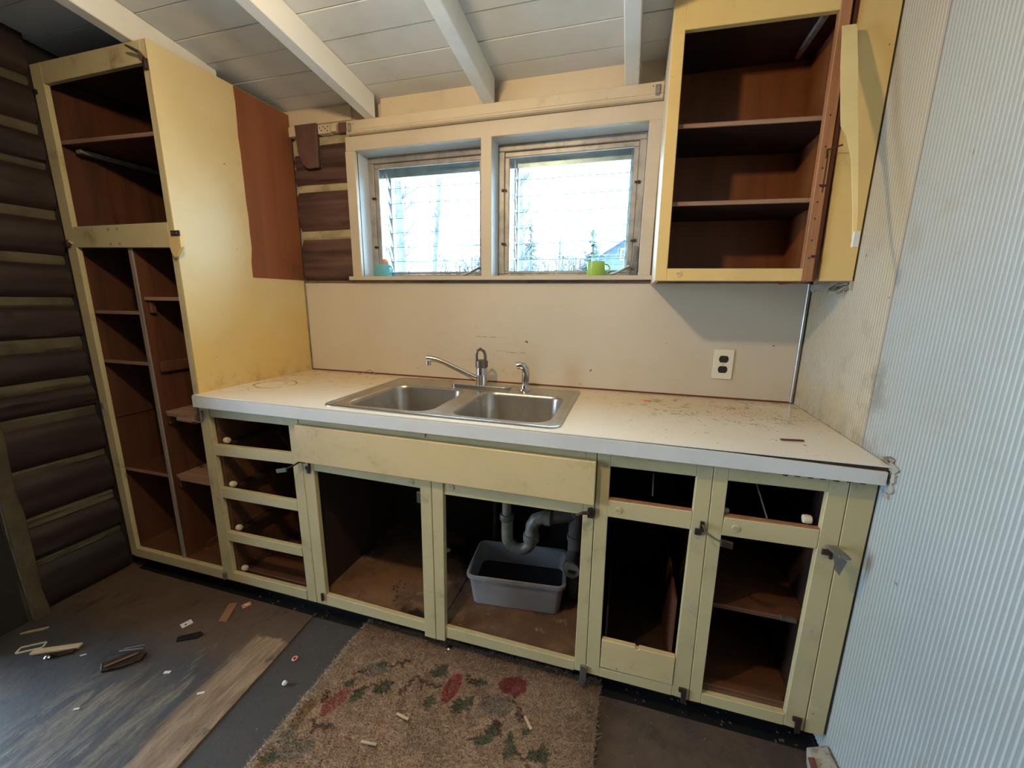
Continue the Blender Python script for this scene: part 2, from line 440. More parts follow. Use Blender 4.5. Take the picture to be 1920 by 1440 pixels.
# ceiling: boards laid across the rafters
ceiling = tag(MB().prism([(.3, ceil_z(.3) + .03), (.3, ceil_z(.3) + .12), (-3.6, ceil_z(-3.6) + .12), (-3.6, ceil_z(-3.6) + .03)], 0, -3.2, W + .3).build('ceiling', 'rear'),
              'sloping white board ceiling on exposed rafters', 'ceiling', kind='structure')
ys = [.045, -.0935, -.216, -.336, -.4545, -.579]
while ys[-1] > -3.4: ys.append(ys[-1] - .122)
for a, b in zip(ys[:-1], ys[1:]):
    j = random.uniform(-.0012, .0012)
    y0, y1 = a - .0022, b + .0008
    MB().prism([(y0, ceil_z(y0) + j), (y0, ceil_z(y0) + .034), (y1, ceil_z(y1) + .034), (y1, ceil_z(y1) + j)], 0, -.70, W + .05).build('ceiling_board', 'ceil', ceiling, .0012)
for xc in (-.078, .476, 1.026, 1.579):
    y0, y1 = (-.035 if xc > .2 else -.30), -3.3
    yb = lambda y: 2.058 - .133 * (y + .04)
    MB().prism([(y0, yb(y0)), (y0, ceil_z(y0) - .001), (y1, ceil_z(y1) - .001), (y1, yb(y1))], 0, xc - .025, xc + .025).build('rafter', 'rafter', ceiling, .003)

# back wall: slab around the window opening
wall_back = empty('wall_back', (0, 0, 0), 'back wall with logs, cream boards and window opening', 'wall', kind='structure')
for b in ((-3.2, .352, .03, .22, 0, 2.6), (1.672, W + .3, .03, .22, 0, 2.6), (.352, 1.672, .03, .22, 0, 1.365), (.352, 1.672, .03, .22, 1.965, 2.6)):
    box('wall_slab', 'cream', b, wall_back, 0)
for x0, x1 in ((-.05, .447), (.507, .999), (1.053, 1.553), (1.606, 1.70)):
    box('fill_board', 'cream', (x0, x1, -.004, .03, 2.06, 2.20), wall_back)
box('fill_board', 'cream', (1.70, W, -.004, .03, 2.06, 2.20), wall_back)
box('wall_lining', 'cream', (1.70, W, .002, .03, 1.365, 2.06), wall_back)
box('wall_lining', 'cream', (.0, W, .002, .03, 0, 1.365), wall_back)
box('plate_board', 'cream', (.006, .36, -.012, .01, 2.076, 2.138), wall_back)

def log_mesh(ax, a0, a1, z0, z1, face, sign, depth, seed, na=26, nz=9):
    """hewn log running along ax; its face bulges towards sign"""
    m = MB(); vs = []
    for i in range(na + 1):
        t = a0 + (a1 - a0) * i / na
        for k in range(nz + 1):
            s = k / nz; z = z0 + (z1 - z0) * s
            u = 2 * s - 1
            bulge = depth * (max(0, 1 - abs(u) ** 3.2)) ** .6
            nn = noise.noise(Vector((t * 2.2 + seed, s * 3, seed * 3.1))) * .006 + noise.noise(Vector((t * 9, s * 9 + seed, seed))) * .0055 + noise.noise(Vector((t * 4, s * 26 + seed, seed * 2))) * .003
            zz = z + noise.noise(Vector((t * 2.5, seed * 7.3, 0 if s < .5 else 5))) * .006 * abs(u)
            d = face + sign * (bulge - depth + (nn - .004 if 0 < k < nz else 0))
            vs.append((d, t, zz) if ax == 1 else (t, d, zz))
    fs = [(i * (nz + 1) + k, (i + 1) * (nz + 1) + k, (i + 1) * (nz + 1) + k + 1, i * (nz + 1) + k + 1) for i in range(na) for k in range(nz)]
    return m.add(vs, fs)
for i, (z0, z1) in enumerate(((1.362, 1.572), (1.612, 1.792), (1.822, 1.90))):
    log_mesh(0, .012, .330 if i else .334, z0, z1, -.006, -1, .022, 3.3 + i, 16, 9).build('log', 'logx', wall_back, 0, True)
log_mesh(0, .165, .318, 1.895, 2.0, -.006, -1, .022, 9.1, 10, 7).build('log', 'logx', wall_back, 0, True)
log_mesh(0, .012, .075, 1.895, 1.965, -.002, -1, .02, 10.4, 6, 6).build('log', 'logx', wall_back, 0, True)
for z0, z1, x0, x1 in ((1.566, 1.618, .012, .325), (1.785, 1.83, .012, .315), (1.985, 2.04, .012, .322), (1.94, 2.0, .012, .06)):
    log_mesh(0, x0, x1, z0, z1, .008, -1, .010, z0 * 5, 14, 4).build('chinking', 'chink', wall_back, 0, True)
MB().prism([(.316, 1.37), (.337, 1.37), (.337, 2.03), (.322, 2.04), (.312, 1.85), (.318, 1.70), (.311, 1.6)], 1, -.004, .02).build('chinking', 'chink', wall_back, .001)
MB().prism([(.055, 2.076), (.178, 2.076), (.170, 1.888), (.112, 1.886), (.085, 1.905), (.062, 1.96)], 1, -.027, -.012).build('brown_board', 'plankbrown', wall_back, .002)
for x0, x1, z0, z1 in ((.012, .050, 2.032, 2.074), (.180, .246, 2.030, 2.068), (.250, .280, 2.034, 2.066)):
    MB().box(x0, x1, -.020, .01, z0, z1).build('yellow_block', 'cream', wall_back, .002)
box('dark_block', 'plankbrown', (.284, .334, -.010, .01, 2.03, 2.072), wall_back)
m = MB()
for x, z in ((.192, 2.055), (.20, 2.043), (.212, 2.058), (.222, 2.05), (.236, 2.057), (.232, 2.04)):
    m.lathe([(.003, -.0004), (.003, .0005)], (x, -.0203, z), 8, 1)
m.build('nail_hole', 'black', wall_back)

# left wall: logs beside the pantry, then the doorway out of frame
wall_left = empty('wall_left', (0, 0, 0), 'dark log wall with cream chinking left of the pantry', 'wall', kind='structure')
box('wall_slab', 'darkvoid', (-.80, -.628, -.95, .25, 0, 2.7), wall_left, 0)
chz = [.0, (.195, .228), (.362, .408), (.578, .607), (.772, .817), (.902, .945), (1.060, 1.112), (1.238, 1.278), (1.407, 1.443), (1.577, 1.613), (1.765, 1.792), (1.892, 1.925), (2.06, 2.09)]
prev = .004
for i, c in enumerate(chz[1:]):
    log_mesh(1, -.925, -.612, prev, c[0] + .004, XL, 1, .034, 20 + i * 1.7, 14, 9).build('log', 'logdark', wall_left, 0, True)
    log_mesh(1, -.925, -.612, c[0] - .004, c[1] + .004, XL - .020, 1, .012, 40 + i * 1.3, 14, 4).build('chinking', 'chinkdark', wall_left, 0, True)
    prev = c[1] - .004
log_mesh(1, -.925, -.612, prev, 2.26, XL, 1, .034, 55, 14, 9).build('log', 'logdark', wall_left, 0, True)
m = MB()
vs = []
for i in range(21):
    z = i / 20 * 2.2
    w = noise.noise(Vector((z * 6, 1.3, 2))) * .012
    for y, d in ((-.965, -.02), (-.955, .004), (-.93, .008), (-.905 + w, .002), (-.895 + w, -.02)):
        vs.append((XL + d + noise.noise(Vector((z * 11, y * 30, 4))) * .004, y, z))
m.add(vs, [(i * 5 + k, (i + 1) * 5 + k, (i + 1) * 5 + k + 1, i * 5 + k + 1) for i in range(20) for k in range(4)]).build('corner_chinking', 'chinkdark', wall_left, 0, True)
cable = MB().tube([(XL - .004, -.962, 2.2), (XL + .01, -.968, 1.3), (XL + .012, -.958, .75), (XL + .018, -.965, .4), (XL + .012, -.955, .01)], .0028, 6).build('thin_cable', 'steelgrey', None, 0, True)
tag(cable, 'thin pale cable hanging down the end of the log wall', 'cable')
box('wall_slab', 'darkvoid', (-.80, -.60, -1.18, -.963, 0, 2.7), wall_left, 0)
box('wall_slab', 'darkvoid', (-.80, -.60, -3.5, -2.13, 0, 2.7), wall_left, 0)
box('wall_slab', 'darkvoid', (-.80, -.60, -2.13, -1.18, 2.0, 2.7), wall_left, 0)

# wall behind the camera and the hall beyond
tag(box('wall_front', 'rear', (-3.2, W + .3, -3.6, -3.42, 0, 2.9), None, 0), 'cream wall closing the room opposite the window', 'wall', kind='structure')

# right wall: two ribbed sheets
wall_right = tag(box('wall_right', 'rear', (W + .012, W + .2, -3.6, .3, 0, 2.9), None, 0), 'right wall covered with ribbed pale wallboard', 'wall', kind='structure')
def ribs(y0, y1, z0, z1, mat, torn=None):
    pitch = RIB; n = int((y1 - y0) / pitch * 8); vs = []
    for i in range(n + 1):
        y = y0 + (y1 - y0) * i / n
        c = -math.sin(2 * math.pi * y / pitch)
        d = -.0022 * ((1 + c) / 2) ** 2.2
        zt = z1; zb = z0
        vs += [(W + .0025 + d, y, zb), (W + .0025 + d, y, zt)]
    MB().add(vs, [(2 * i, 2 * i + 2, 2 * i + 3, 2 * i + 1) for i in range(n)]).build('ribbed_wallboard', mat, wall_right, 0, True)
ribs(-.494, .0, 0.0, 2.24, 'rib_a')
ribs(-3.4, -.4965, 0.0, 2.75, 'rib_b')
MB().box(W + .0015, W + .012, -.4975, -.4935, 0, 2.5).build('board_joint', 'redscrap', wall_right)
# torn wallboard edge where the counter meets the wall
m = MB()
for y0, y1, z0, z1, t in ((-.668, -.612, .893, .926, .003), (-.660, -.640, .868, .905, .004), (-.658, -.640, .842, .874, .003), (-.652, -.622, .828, .846, .0035), (-.628, -.588, .910, .922, .004), (-.645, -.60, .918, .932, .003)):
    pts = []
    for k in range(15):
        a = 2 * math.pi * k / 15; rr = .5 + .5 * random.random()
        pts.append(((y0 + y1) / 2 + (y1 - y0) / 2 * rr * math.cos(a), (z0 + z1) / 2 + (z1 - z0) / 2 * rr * math.sin(a)))
    m.prism(pts, 0, W - t, W + .002)
m.build('torn_edge', 'dirtywhite', wall_right)

# ------------------------------------------------------------------ window
t1 = tag(box('trim_1', 'white', (.326, 1.702, -.022, .004, 1.944, 2.004)), 'flat cream board across the head of the window', 'trim', kind='structure')
t2 = tag(box('trim_2', 'white', (.322, .371, -.022, .004, 1.389, 1.944)), 'narrow cream casing up the left side of the window', 'trim', kind='structure')
t3 = tag(box('trim_3', 'white', (1.650, 1.696, -.022, .004, 1.389, 1.944)), 'narrow cream casing up the right side of the window', 'trim', kind='structure')
t4 = tag(box('trim_4', 'white', (.986, 1.033, -.022, -.0045, 1.389, 1.946)), 'painted post between the two window sashes', 'trim', kind='structure')
t5 = tag(box('trim_5', 'white', (.306, 1.703, -.034, .105, 1.372, 1.3895)), 'cream sill board under the double window', 'sill', kind='structure')
# valance with a bead and end brackets
val = empty('valance', (1.02, -.035, 2.005), 'cream valance board running above the window', 'valance')
MB().prism([(-.022, 2.005), (-.040, 2.006), (-.046, 2.012), (-.047, 2.0165), (-.040, 2.0185), (-.043, 2.022), (-.043, 2.058), (-.022, 2.060)], 0, .354, 1.692).build('board', 'cream', val, .0008)
for x in (.372, 1.672):
    br = box('bracket', 'steelgrey', (x - .009, x + .009, -.0475, -.0425, 2.012, 2.048), val)
    MB().box(x - .006, x + .006, -.052, -.0475, 2.018, 2.042).build('hook_plate', 'metal', br, .001)
    for dx, dz in ((.017, 2.045), (.017, 2.012)): MB().lathe([(.002, -.0006), (.002, .0002)], (x + (dx if x < 1 else -dx), -.0435, dz), 8, 1).build('screw', 'rust', val)

def window(n, x0, x1, label, crank):
    w = empty('window_%d' % n, ((x0 + x1) / 2, .08, 1.39), label, 'window', kind='structure')
    # reveal boards
    for nm, b in (('reveal', (x0 - .012, x0, -.004, .20, 1.3895, 1.957)), ('reveal', (x1, x1 + .012, -.004, .20, 1.389, 1.957)), ('reveal', (x0 - .012, x1 + .012, -.004, .20, 1.945, 1.960))):
        box(nm, 'reveal', b, w)
    # outer aluminium frame
    f = .028
    for b in ((x0, x1, .078, .13, 1.917, 1.945), (x0, x1, .078, .13, 1.39, 1.404), (x0, x0 + f, .078, .13, 1.404, 1.917), (x1 - f, x1, .078, .13, 1.404, 1.917)):
        box('window_frame', 'sash', b, w, .003)
    # inner storm sash and its pane
    a, c = x0 + .0275, x1 - .0275
    s = .022
    st = MB().box(a, c, .084, .098, 1.894, 1.915).box(a, c, .084, .098, 1.405, 1.417).box(a, a + s, .084, .098, 1.417, 1.894).box(c - s, c, .084, .098, 1.417, 1.894).build('storm_sash', 'sash', w, .003)
    box('glass_pane', 'glass', (a + s - .004, c - s + .004, .089, .092, 1.413, 1.897), st, 0)
    # louvres: overlapping glass blades in clips
    k = 7; h = .485 / k
    for i in range(k):
        z = 1.408 + i * h
        MB().add([(a + .012, .128, z + h + .008), (c - .012, .128, z + h + .008), (c - .012, .134, z + h + .009), (a + .012, .134, z + h + .009),
                  (a + .012, .150, z - .004), (c - .012, .150, z - .004), (c - .012, .156, z - .003), (a + .012, .156, z - .003)],
                 [(0, 1, 2, 3), (4, 7, 6, 5), (0, 4, 5, 1), (3, 2, 6, 7), (0, 3, 7, 4), (1, 5, 6, 2)]).build('glass_louvre', 'glass', w)
        gl = MB().box(a + .03, c - .03, .1505, .1555, z - .0062, z - .0036).build('ground_edge', 'glassedge', w, 0)
        for x in (a + s + .012, c - s - .010):
            MB().add([(x + dx, y, zz) for dx in (0, .004) for y, zz in ((.122, z + h), (.132, z + h + .004), (.162, z), (.152, z - .006), (.136, z + h * .4))],
                     [(0, 1, 2, 3, 4), (9, 8, 7, 6, 5)] + [(q, (q + 1) % 5, 5 + (q + 1) % 5, 5 + q) for q in range(5)]).build('louvre_clip', 'metal', w)
    for x, q in ((a + s, a + s + .020), (c - s - .012, c - s)):
        box('louvre_channel', 'metal', (x, q, .160, .185, 1.404, 1.90), w)
    box('outer_head', 'metal', (x0, x1, .150, .200, 1.868, 1.945), w)
    # thumb clips holding the storm sash
    for x in (x0 + .022, x1 - .022):
        for z in (1.535, 1.760):
            cl = MB().lathe([(.0055, -.008), (.0065, -.004), (.0065, 0)], (x, .078, z), 10, 1).build('thumb_clip', 'rust', w, 0, True)
            MB().obox((x + (.008 if x < (x0 + x1) / 2 else -.008), .074, z), (1, 0, 0), (0, 1, 0), (0, 0, 1), .009, .0012, .004).build('clip_tab', 'rust', cl)
    cx = crank
    o = MB().box(cx - .014, cx + .014, .050, .078, 1.392, 1.450).build('crank_box', 'steelgrey', w, .004)
    MB().tube([(cx, .05, 1.422), (cx - .02, .035, 1.428), (cx - .045, .03, 1.415), (cx - .075, .03, 1.400), (cx - .095, .03, 1.396)], [.006, .006, .005, .005, .006], 8).build('crank_handle', 'steelgrey', o, 0, True)
    if n == 2:
        MB().box(cx - .006, cx + .010, .066, .078, 1.450, 1.512).build('crank_arm', 'steelgrey', o, .002)
    return w
window(1, .371, .988, 'left window sash with jalousie louvres beside the bare log wall', .972)
window(2, 1.031, 1.650, 'right window sash with jalousie louvres beside the wall cabinet', 1.632)

# ------------------------------------------------------------------ backsplash and its metal trims
tag(MB().box(.016, 2.2515, -.005, .002, .914, 1.359).build('backsplash', 'splash', None, .001), 'stained cream laminate backsplash panel behind the sink', 'backsplash')
tag(box('trim_6', 'trimdark', (.014, 2.256, -.009, .0, 1.3585, 1.3715), None, .003), 'tarnished metal strip along the top of the backsplash', 'trim', kind='structure')
tag(box('trim_7', 'trimdark', (.014, .021, -.009, .0, .914, 1.358), None, .002), 'dull metal strip at the pantry end of the backsplash', 'trim', kind='structure')
tag(MB().tube([(2.2485, -.007, .914), (2.2485, -.007, 1.358)], .0062, 10).build('trim_8', 'metal', None, 0, True), 'shiny metal corner strip at the ribbed wall end of the backsplash', 'trim', kind='structure')
tag(box('trim_9', 'redscrap', (.016, 2.25, -.007, .0, .9095, .9165), None, .001), 'dark strip for the gap between countertop and backsplash', 'trim', kind='structure')  # dark strip stands in for the open gap

outlet = empty('wall_outlet', (1.9965, -.005, 1.049), 'almond double wall outlet with dark brown sockets on the backsplash', 'outlet')
MB().prism([(x + 1.9965, z + 1.049) for x, z in rrect(-.035, .035, -.0585, .0585, .003, 3)], 1, -.011, -.005).build('cover_plate', 'outlet', outlet, .0025, seg=2)
for dz in (-.0205, .0205):
    poly = []
    for k in range(28):
        a = 2 * math.pi * k / 28; poly.append((1.9965 + .0172 * math.cos(a), 1.049 + dz + max(-.0135, min(.0135, .0172 * math.sin(a)))))
    s_ = MB().prism(poly, 1, -.0128, -.010).build('socket', 'socket', outlet, .0008)
    m = MB()
    for dx in (-.006, .006): m.box(1.9965 + dx - .001, 1.9965 + dx + .001, -.0131, -.0127, 1.049 + dz - .001, 1.049 + dz + .007)
    m.lathe([(.0022, -.0002), (.0022, .0002)], (1.9965, -.013, 1.049 + dz - .007), 8, 1)
    m.build('socket_slot', 'black', s_)
MB().lathe([(.003, -.001), (.003, .0)], (1.9965, -.0112, 1.049), 10, 1).build('screw', 'metal', outlet)

# ------------------------------------------------------------------ pantry cabinet
pan = empty('pantry_cabinet', (-.28, -.30, 0), 'tall doorless yellow pantry cabinet with open shelves beside the logs', 'cabinet')
T = 2.13
def xz(name, mat, pts, y0, y1, parent, bevel=.0015): return MB().prism(pts, 1, y0, y1).build(name, mat, parent, bevel)
xz('stile', 'frame', [(-.583, .071), (-.541, .071), (-.537, 2.06), (-.537, T), (-.600, T)], FY, -.588, pan)
xz('stile', 'frame', [(-.020, .866), (.006, .866), (.010, T), (-.017, T)], FY, -.588, pan)
xz('top_rail', 'frame', [(-.537, 2.058), (-.017, 2.062), (-.017, T), (-.537, T)], FY, -.588, pan)
xz('middle_rail', 'frame', [(-.541, 1.474), (-.018, 1.462), (-.018, 1.551), (-.540, 1.553)], FY, -.588, pan)
xz('bottom_rail', 'frame', [(-.560, .071), (-.008, .071), (-.008, .116), (-.541, .116)], FY - .003, -.588, pan)
MB().prism([(-.006, T), (-.606, T), (-.606, .866), (-.586, .866), (-.586, .09), (-.545, .09), (-.545, .0), (-.006, .0)], 0, .006, .0135).build('side_panel', 'pantry', pan, .001)
# brown field where a wall cabinet once hung
poly = []
for i in range(13):
    z = 1.371 + (2.128 - 1.371) * i / 12
    poly.append((-.293 + noise.noise(Vector((z * 9, 3, 1))) * .006 - (.008 if i < 2 else 0), z))
MB().prism([(-.007, 1.371)] + poly + [(-.007, 2.128)], 0, .0136, .0145).build('unpainted_patch', 'patch', pan)
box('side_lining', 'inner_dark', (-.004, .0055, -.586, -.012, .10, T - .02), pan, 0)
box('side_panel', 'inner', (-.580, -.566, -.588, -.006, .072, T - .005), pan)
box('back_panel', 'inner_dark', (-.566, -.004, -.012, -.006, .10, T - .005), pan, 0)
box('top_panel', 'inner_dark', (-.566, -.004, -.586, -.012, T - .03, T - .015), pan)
box('shelf', 'inner_x', (-.566, -.004, -.587, -.012, 1.530, 1.545), pan)
sh_ = xz('shelf', 'inner', [(-.566, 1.861), (-.004, 1.848), (-.004, 1.862), (-.566, 1.876)], -.576, -.012, pan)
xz('front_edge', 'shelfedge', [(-.566, 1.861), (-.004, 1.848), (-.004, 1.862), (-.566, 1.876)], -.580, -.5765, sh_)
box('shelf_cleat', 'greyedge', (-.535, -.505, -.55, -.02, 1.838, 1.852), pan)
box('floor_panel', 'inner_x', (-.566, -.004, -.588, -.012, .100, .114), pan)
xz('divider', 'inner', [(-.262, .114), (-.240, .114), (-.243, 1.53), (-.265, 1.53)], -.590, -.012, pan)
xz('divider_edge', 'greyedge', [(-.262, .114), (-.241, .114), (-.243, 1.47), (-.265, 1.47)], -.595, -.590, pan)
for z in (1.210, 1.000, .500):
    sh_ = box('shelf', 'inner', (-.566, -.264, -.579, -.012, z, z + .014), pan)
    box('front_edge', 'shelfedge', (-.566, -.264, -.583, -.5795, z, z + .014), sh_)
box('shelf_cleat', 'inner', (-.566, -.558, -.586, -.02, .748, .756), pan)
box('shelf', 'shelfedge', (-.242, -.004, -.583, -.012, 1.268, 1.282), pan)
MB().prism([(-.242, -.575), (-.21, -.590), (-.10, -.592), (-.004, -.565), (-.004, -.012), (-.242, -.012)], 2, .792, .806).build('shelf', 'shelfedge', pan, .001)
MB().prism([(-.15, -.598), (-.06, -.604), (-.015, -.590), (-.03, -.575), (-.14, -.578)], 2, .780, .793).build('broken_shelf_edge', 'shelfedge', pan, .001)
MB().prism([(-.242, -.575), (-.20, -.590), (-.004, -.592), (-.004, -.012), (-.242, -.012)], 2, .502, .516).build('shelf', 'shelfedge', pan, .001)
for z, y0, y1 in ((.995, -.572, -.30), (1.238, -.575, -.555), (.770, -.575, -.555), (.478, -.575, -.555), (.118, -.50, -.38)):
    box('shelf_cleat', 'inner_x', (-.241, -.222, y0, y1, z - .02, z + .024), pan, .002)
# remains of hinges
def hinge_bit(parent, pts, mat='rust', r=.004):
    return MB().tube(pts, r, 6, flat=.6).build('hinge_scrap', mat, parent, 0, False)
xz('hinge_plate', 'rust', [(-.003, 2.035), (.012, 2.035), (.012, 2.068), (.004, 2.072), (-.003, 2.064)], FY - .012, FY - .001, pan)
MB().tube([(.004, -.612, 2.062), (.0, -.625, 2.080), (-.022, -.635, 2.092), (-.035, -.640, 2.098)], [.007, .006, .005, .003], 8, flat=.5).build('hinge_scrap', 'rust', pan)
fr = xz('door_fragment', 'orange', [(.000, 1.515), (-.006, 1.47), (.0, 1.443), (.012, 1.424), (.024, 1.43), (.040, 1.448), (.052, 1.462), (.054, 1.515)], FY - .014, FY - .001, pan)
MB().box(.016, .058, FY - .018, FY - .013, 1.500, 1.518).build('hinge_plate', 'rust', fr, .001)
for x in (.026, .046): MB().lathe([(.0022, -.0006), (.0022, .0003)], (x, FY - .0182, 1.509), 8, 1).build('screw', 'metal', fr)
MB().obox((-.583, FY - .006, 1.487), (1, 0, .2), (0, 1, 0), (-.2, 0, 1), .016, .006, .014).build('hinge_plate', 'rust', pan, .003)
MB().obox((-.560, FY - .004, 1.494), (1, 0, -.5), (0, 1, 0), (.5, 0, 1), .010, .004, .004).build('hinge_scrap', 'frame', pan, .002)
MB().obox((-.590, FY - .004, 2.035), (1, 0, .2), (0, 1, 0), (-.2, 0, 1), .012, .004, .008).build('hinge_plate', 'black', pan, .002)
MB().obox((-.568, FY - .003, .812), (1, 0, 0), (0, 1, 0), (0, 0, 1), .006, .003, .012).build('catch_plate', 'metal', pan, .001)
for x in (-.335, -.285):
    for z in (1.535, 1.480):
        xz('latch_mark', 'greyedge', [(x - .006, z - .005), (x - .002, z - .005), (x - .002, z + .003), (x + .002, z + .003), (x + .002, z - .005), (x + .006, z - .005), (x + .006, z + .006), (x - .006, z + .006)], FY - .0006, FY + .001, pan, 0)
MB().obox((.012, FY - .008, .095), (1, 0, 0), (0, 1, 0), (0, 0, 1), .006, .006, .018).build('hinge_plate', 'steelgrey', pan, .002)

# ------------------------------------------------------------------ base cabinets
def latch_knob(parent, x, z, y=FY, mat='frame'):
    k = MB().lathe([(.0098, -.0018), (.0105, -.001), (.0105, .0)], (x, y, z), 18, 1).build('button_catch', mat, parent, 0, True)
    MB().box(x - .007, x + .007, y - .0023, y - .0016, z + .0015, z + .003).box(x - .007, x + .007, y - .0023, y - .0016, z - .003, z - .0015).build('button_groove', 'greyedge', k)

# drawer cabinet
dc = empty('drawer_cabinet', (.25, -.30, 0), 'narrow yellow base cabinet with four empty drawer openings beside the pantry', 'cabinet')
xz('stile', 'frame', [(-.007, .072), (.053, .072), (.049, .862), (-.003, .862)], FY, -.587, dc)
xz('stile', 'frame', [(.443, .072), (.488, .072), (.484, .862), (.437, .862)], FY, -.587, dc)
for z0, z1, z2, z3 in ((.817, .862, .820, .862), (.655, .700, .667, .711), (.468, .512, .471, .513), (.268, .310, .272, .312), (.072, .114, .072, .117)):
    xz('rail', 'frame', [(.052, z0), (.440, z2), (.440, z3), (.052, z1)], FY, -.587, dc)
box('side_panel', 'inner_x', (.048, .064, -.586, -.02, .085, .862), dc)
box('side_panel', 'inner_dark', (.470, .484, -.586, -.02, .085, .862), dc)
box('back_panel', 'inner_dark', (.064, .470, -.022, -.012, .10, .86), dc, 0)
box('floor_panel', 'inner_x', (.064, .470, -.586, -.022, .085, .098), dc)
for y0, y1 in ((-.57, -.47), (-.44, -.33), (-.29, -.20), (-.15, -.05)):
    box('floor_slat', 'inner_x', (.075, .462, y0, y1, .098, .112), dc)
for z in (.71, .518, .317, .122):
    box('drawer_runner', 'inner_dark', (.064, .098, -.56, -.03, z - .022, z - .006), dc)
    box('drawer_runner', 'inner_dark', (.436, .470, -.56, -.03, z - .022, z - .006), dc)
    MB().lathe([(.004, -.011), (.011, -.009), (.0125, -.003), (.0125, .003), (.011, .009), (.004, .011)], (.088, -.578, z + .004), 14, 0).build('drawer_roller', 'knob', dc, 0, True)
MB().obox((.22, -.25, .42), (.5, .3, -1), (0, 1, .3), (1, 0, .5), .30, .012, .010).build('loose_slat', 'inner', dc)
MB().obox((.33, -.30, .40), (1, -.4, .5), (0, 1, .3), (-.5, 0, 1), .08, .012, .006).build('loose_slat', 'greyedge', dc)
MB().obox((.30, -.22, .58), (1, -.4, .4), (0, 1, .3), (-.4, 0, 1), .07, .016, .006).build('loose_slat', 'greyedge', dc)
# hinge strap swung across the second opening
xz('hinge_plate', 'rust', [(.498, .668), (.512, .668), (.512, .688), (.520, .690), (.520, .640), (.503, .640), (.503, .655), (.498, .655)], FY - .004, FY - .0005, dc)
MB().tube([(.507, FY - .006, .685), (.490, FY - .018, .690), (.470, FY - .034, .676), (.452, FY - .042, .668)], [.004, .004, .0035, .004], 6).build('hinge_strap', 'rust', dc)
MB().obox((.432, FY - .046, .660), (1, -.1, .28), (0, 1, .1), (-.28, 0, 1), .028, .003, .008).build('hinge_leaf', 'pewter', dc, .002)
xz('hinge_plate', 'steelgrey', [(.010, .80), (.020, .80), (.020, .84), (.014, .842), (.010, .825)], FY - .010, FY - .0005, dc)
MB().obox((-.010, FY - .02, .792), (1, -.3, .08), (0, 1, 0), (0, 0, 1), .020, .006, .003).build('hinge_leaf', 'rust', dc, .001)
xz('hinge_plate', 'rust', [(.516, .092), (.526, .092), (.528, .110), (.524, .128), (.516, .126)], FY - .008, FY - .0005, dc)

# sink cabinet
sk = empty('sink_cabinet', (1.03, -.30, 0), 'wide yellow sink base cabinet with two doorless openings under an apron', 'cabinet')
xz('stile', 'frame', [(.4895, .072), (.537, .072), (.535, .69), (.4855, .69)], FY, -.587, sk)
xz('stile', 'frame', [(.976, .052), (1.0215, .051), (1.0215, .69), (.980, .69)], FY - .004, -.587, sk)
xz('stile', 'frame', [(1.0235, .051), (1.059, .053), (1.066, .69), (1.0235, .69)], FY - .004, -.587, sk)
xz('stile', 'frame', [(1.532, .072), (1.570, .072), (1.566, .862), (1.534, .862)], FY, -.587, sk)
xz('rail', 'frame', [(.535, .653), (.980, .649), (.980, .70), (.535, .70)], FY, -.587, sk)
xz('rail', 'frame', [(1.066, .640), (1.534, .645), (1.534, .70), (1.066, .70)], FY, -.587, sk)
box('top_rail', 'frame', (.486, 1.534, FY, -.587, .70, .862), sk)
xz('rail', 'frame', [(.537, .072), (.976, .068), (.976, .108), (.537, .120)], FY, -.587, sk)
xz('rail', 'frame', [(1.059, .066), (1.532, .068), (1.532, .106), (1.059, .111)], FY, -.587, sk)
xz('apron_board', 'panel', [(.476, .691), (1.567, .691), (1.566, .829), (.486, .833)], -.627, FY - .0005, sk, .002)
xz('gap_filler', 'frame', [(1.0, .838), (1.004, .838), (1.004, .862), (1.0, .862)], FY - .003, FY, sk)
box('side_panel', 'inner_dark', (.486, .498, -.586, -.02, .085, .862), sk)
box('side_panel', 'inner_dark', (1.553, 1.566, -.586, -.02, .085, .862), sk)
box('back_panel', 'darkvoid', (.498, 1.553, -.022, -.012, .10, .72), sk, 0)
box('floor_panel', 'rotshelf', (.498, 1.028, -.590, -.022, .089, .103), sk)
box('floor_panel', 'rotshelf', (1.030, 1.553, -.590, -.022, .087, .101), sk)
box('magnet_catch', 'pewter', (.958, .980, -.600, -.575, .588, .630), sk, .002)
latch_knob(sk, .944, .668); latch_knob(sk, 1.095, .672)
xz('hinge_plate', 'rust', [(1.548, .642), (1.566, .642), (1.569, .662), (1.562, .676), (1.548, .672)], FY - .010, FY - .0005, sk)
MB().tube([(1.553, FY - .012, .660), (1.535, FY - .02, .662), (1.515, FY - .028, .654)], [.006, .005, .004], 6, flat=.6).build('hinge_strap', 'rust', sk)
xz('hinge_plate', 'steelgrey', [(1.552, .040), (1.560, .018), (1.570, .040), (1.573, .066), (1.573, .100), (1.552, .104)], FY - .008, FY - .0005, sk, .001)

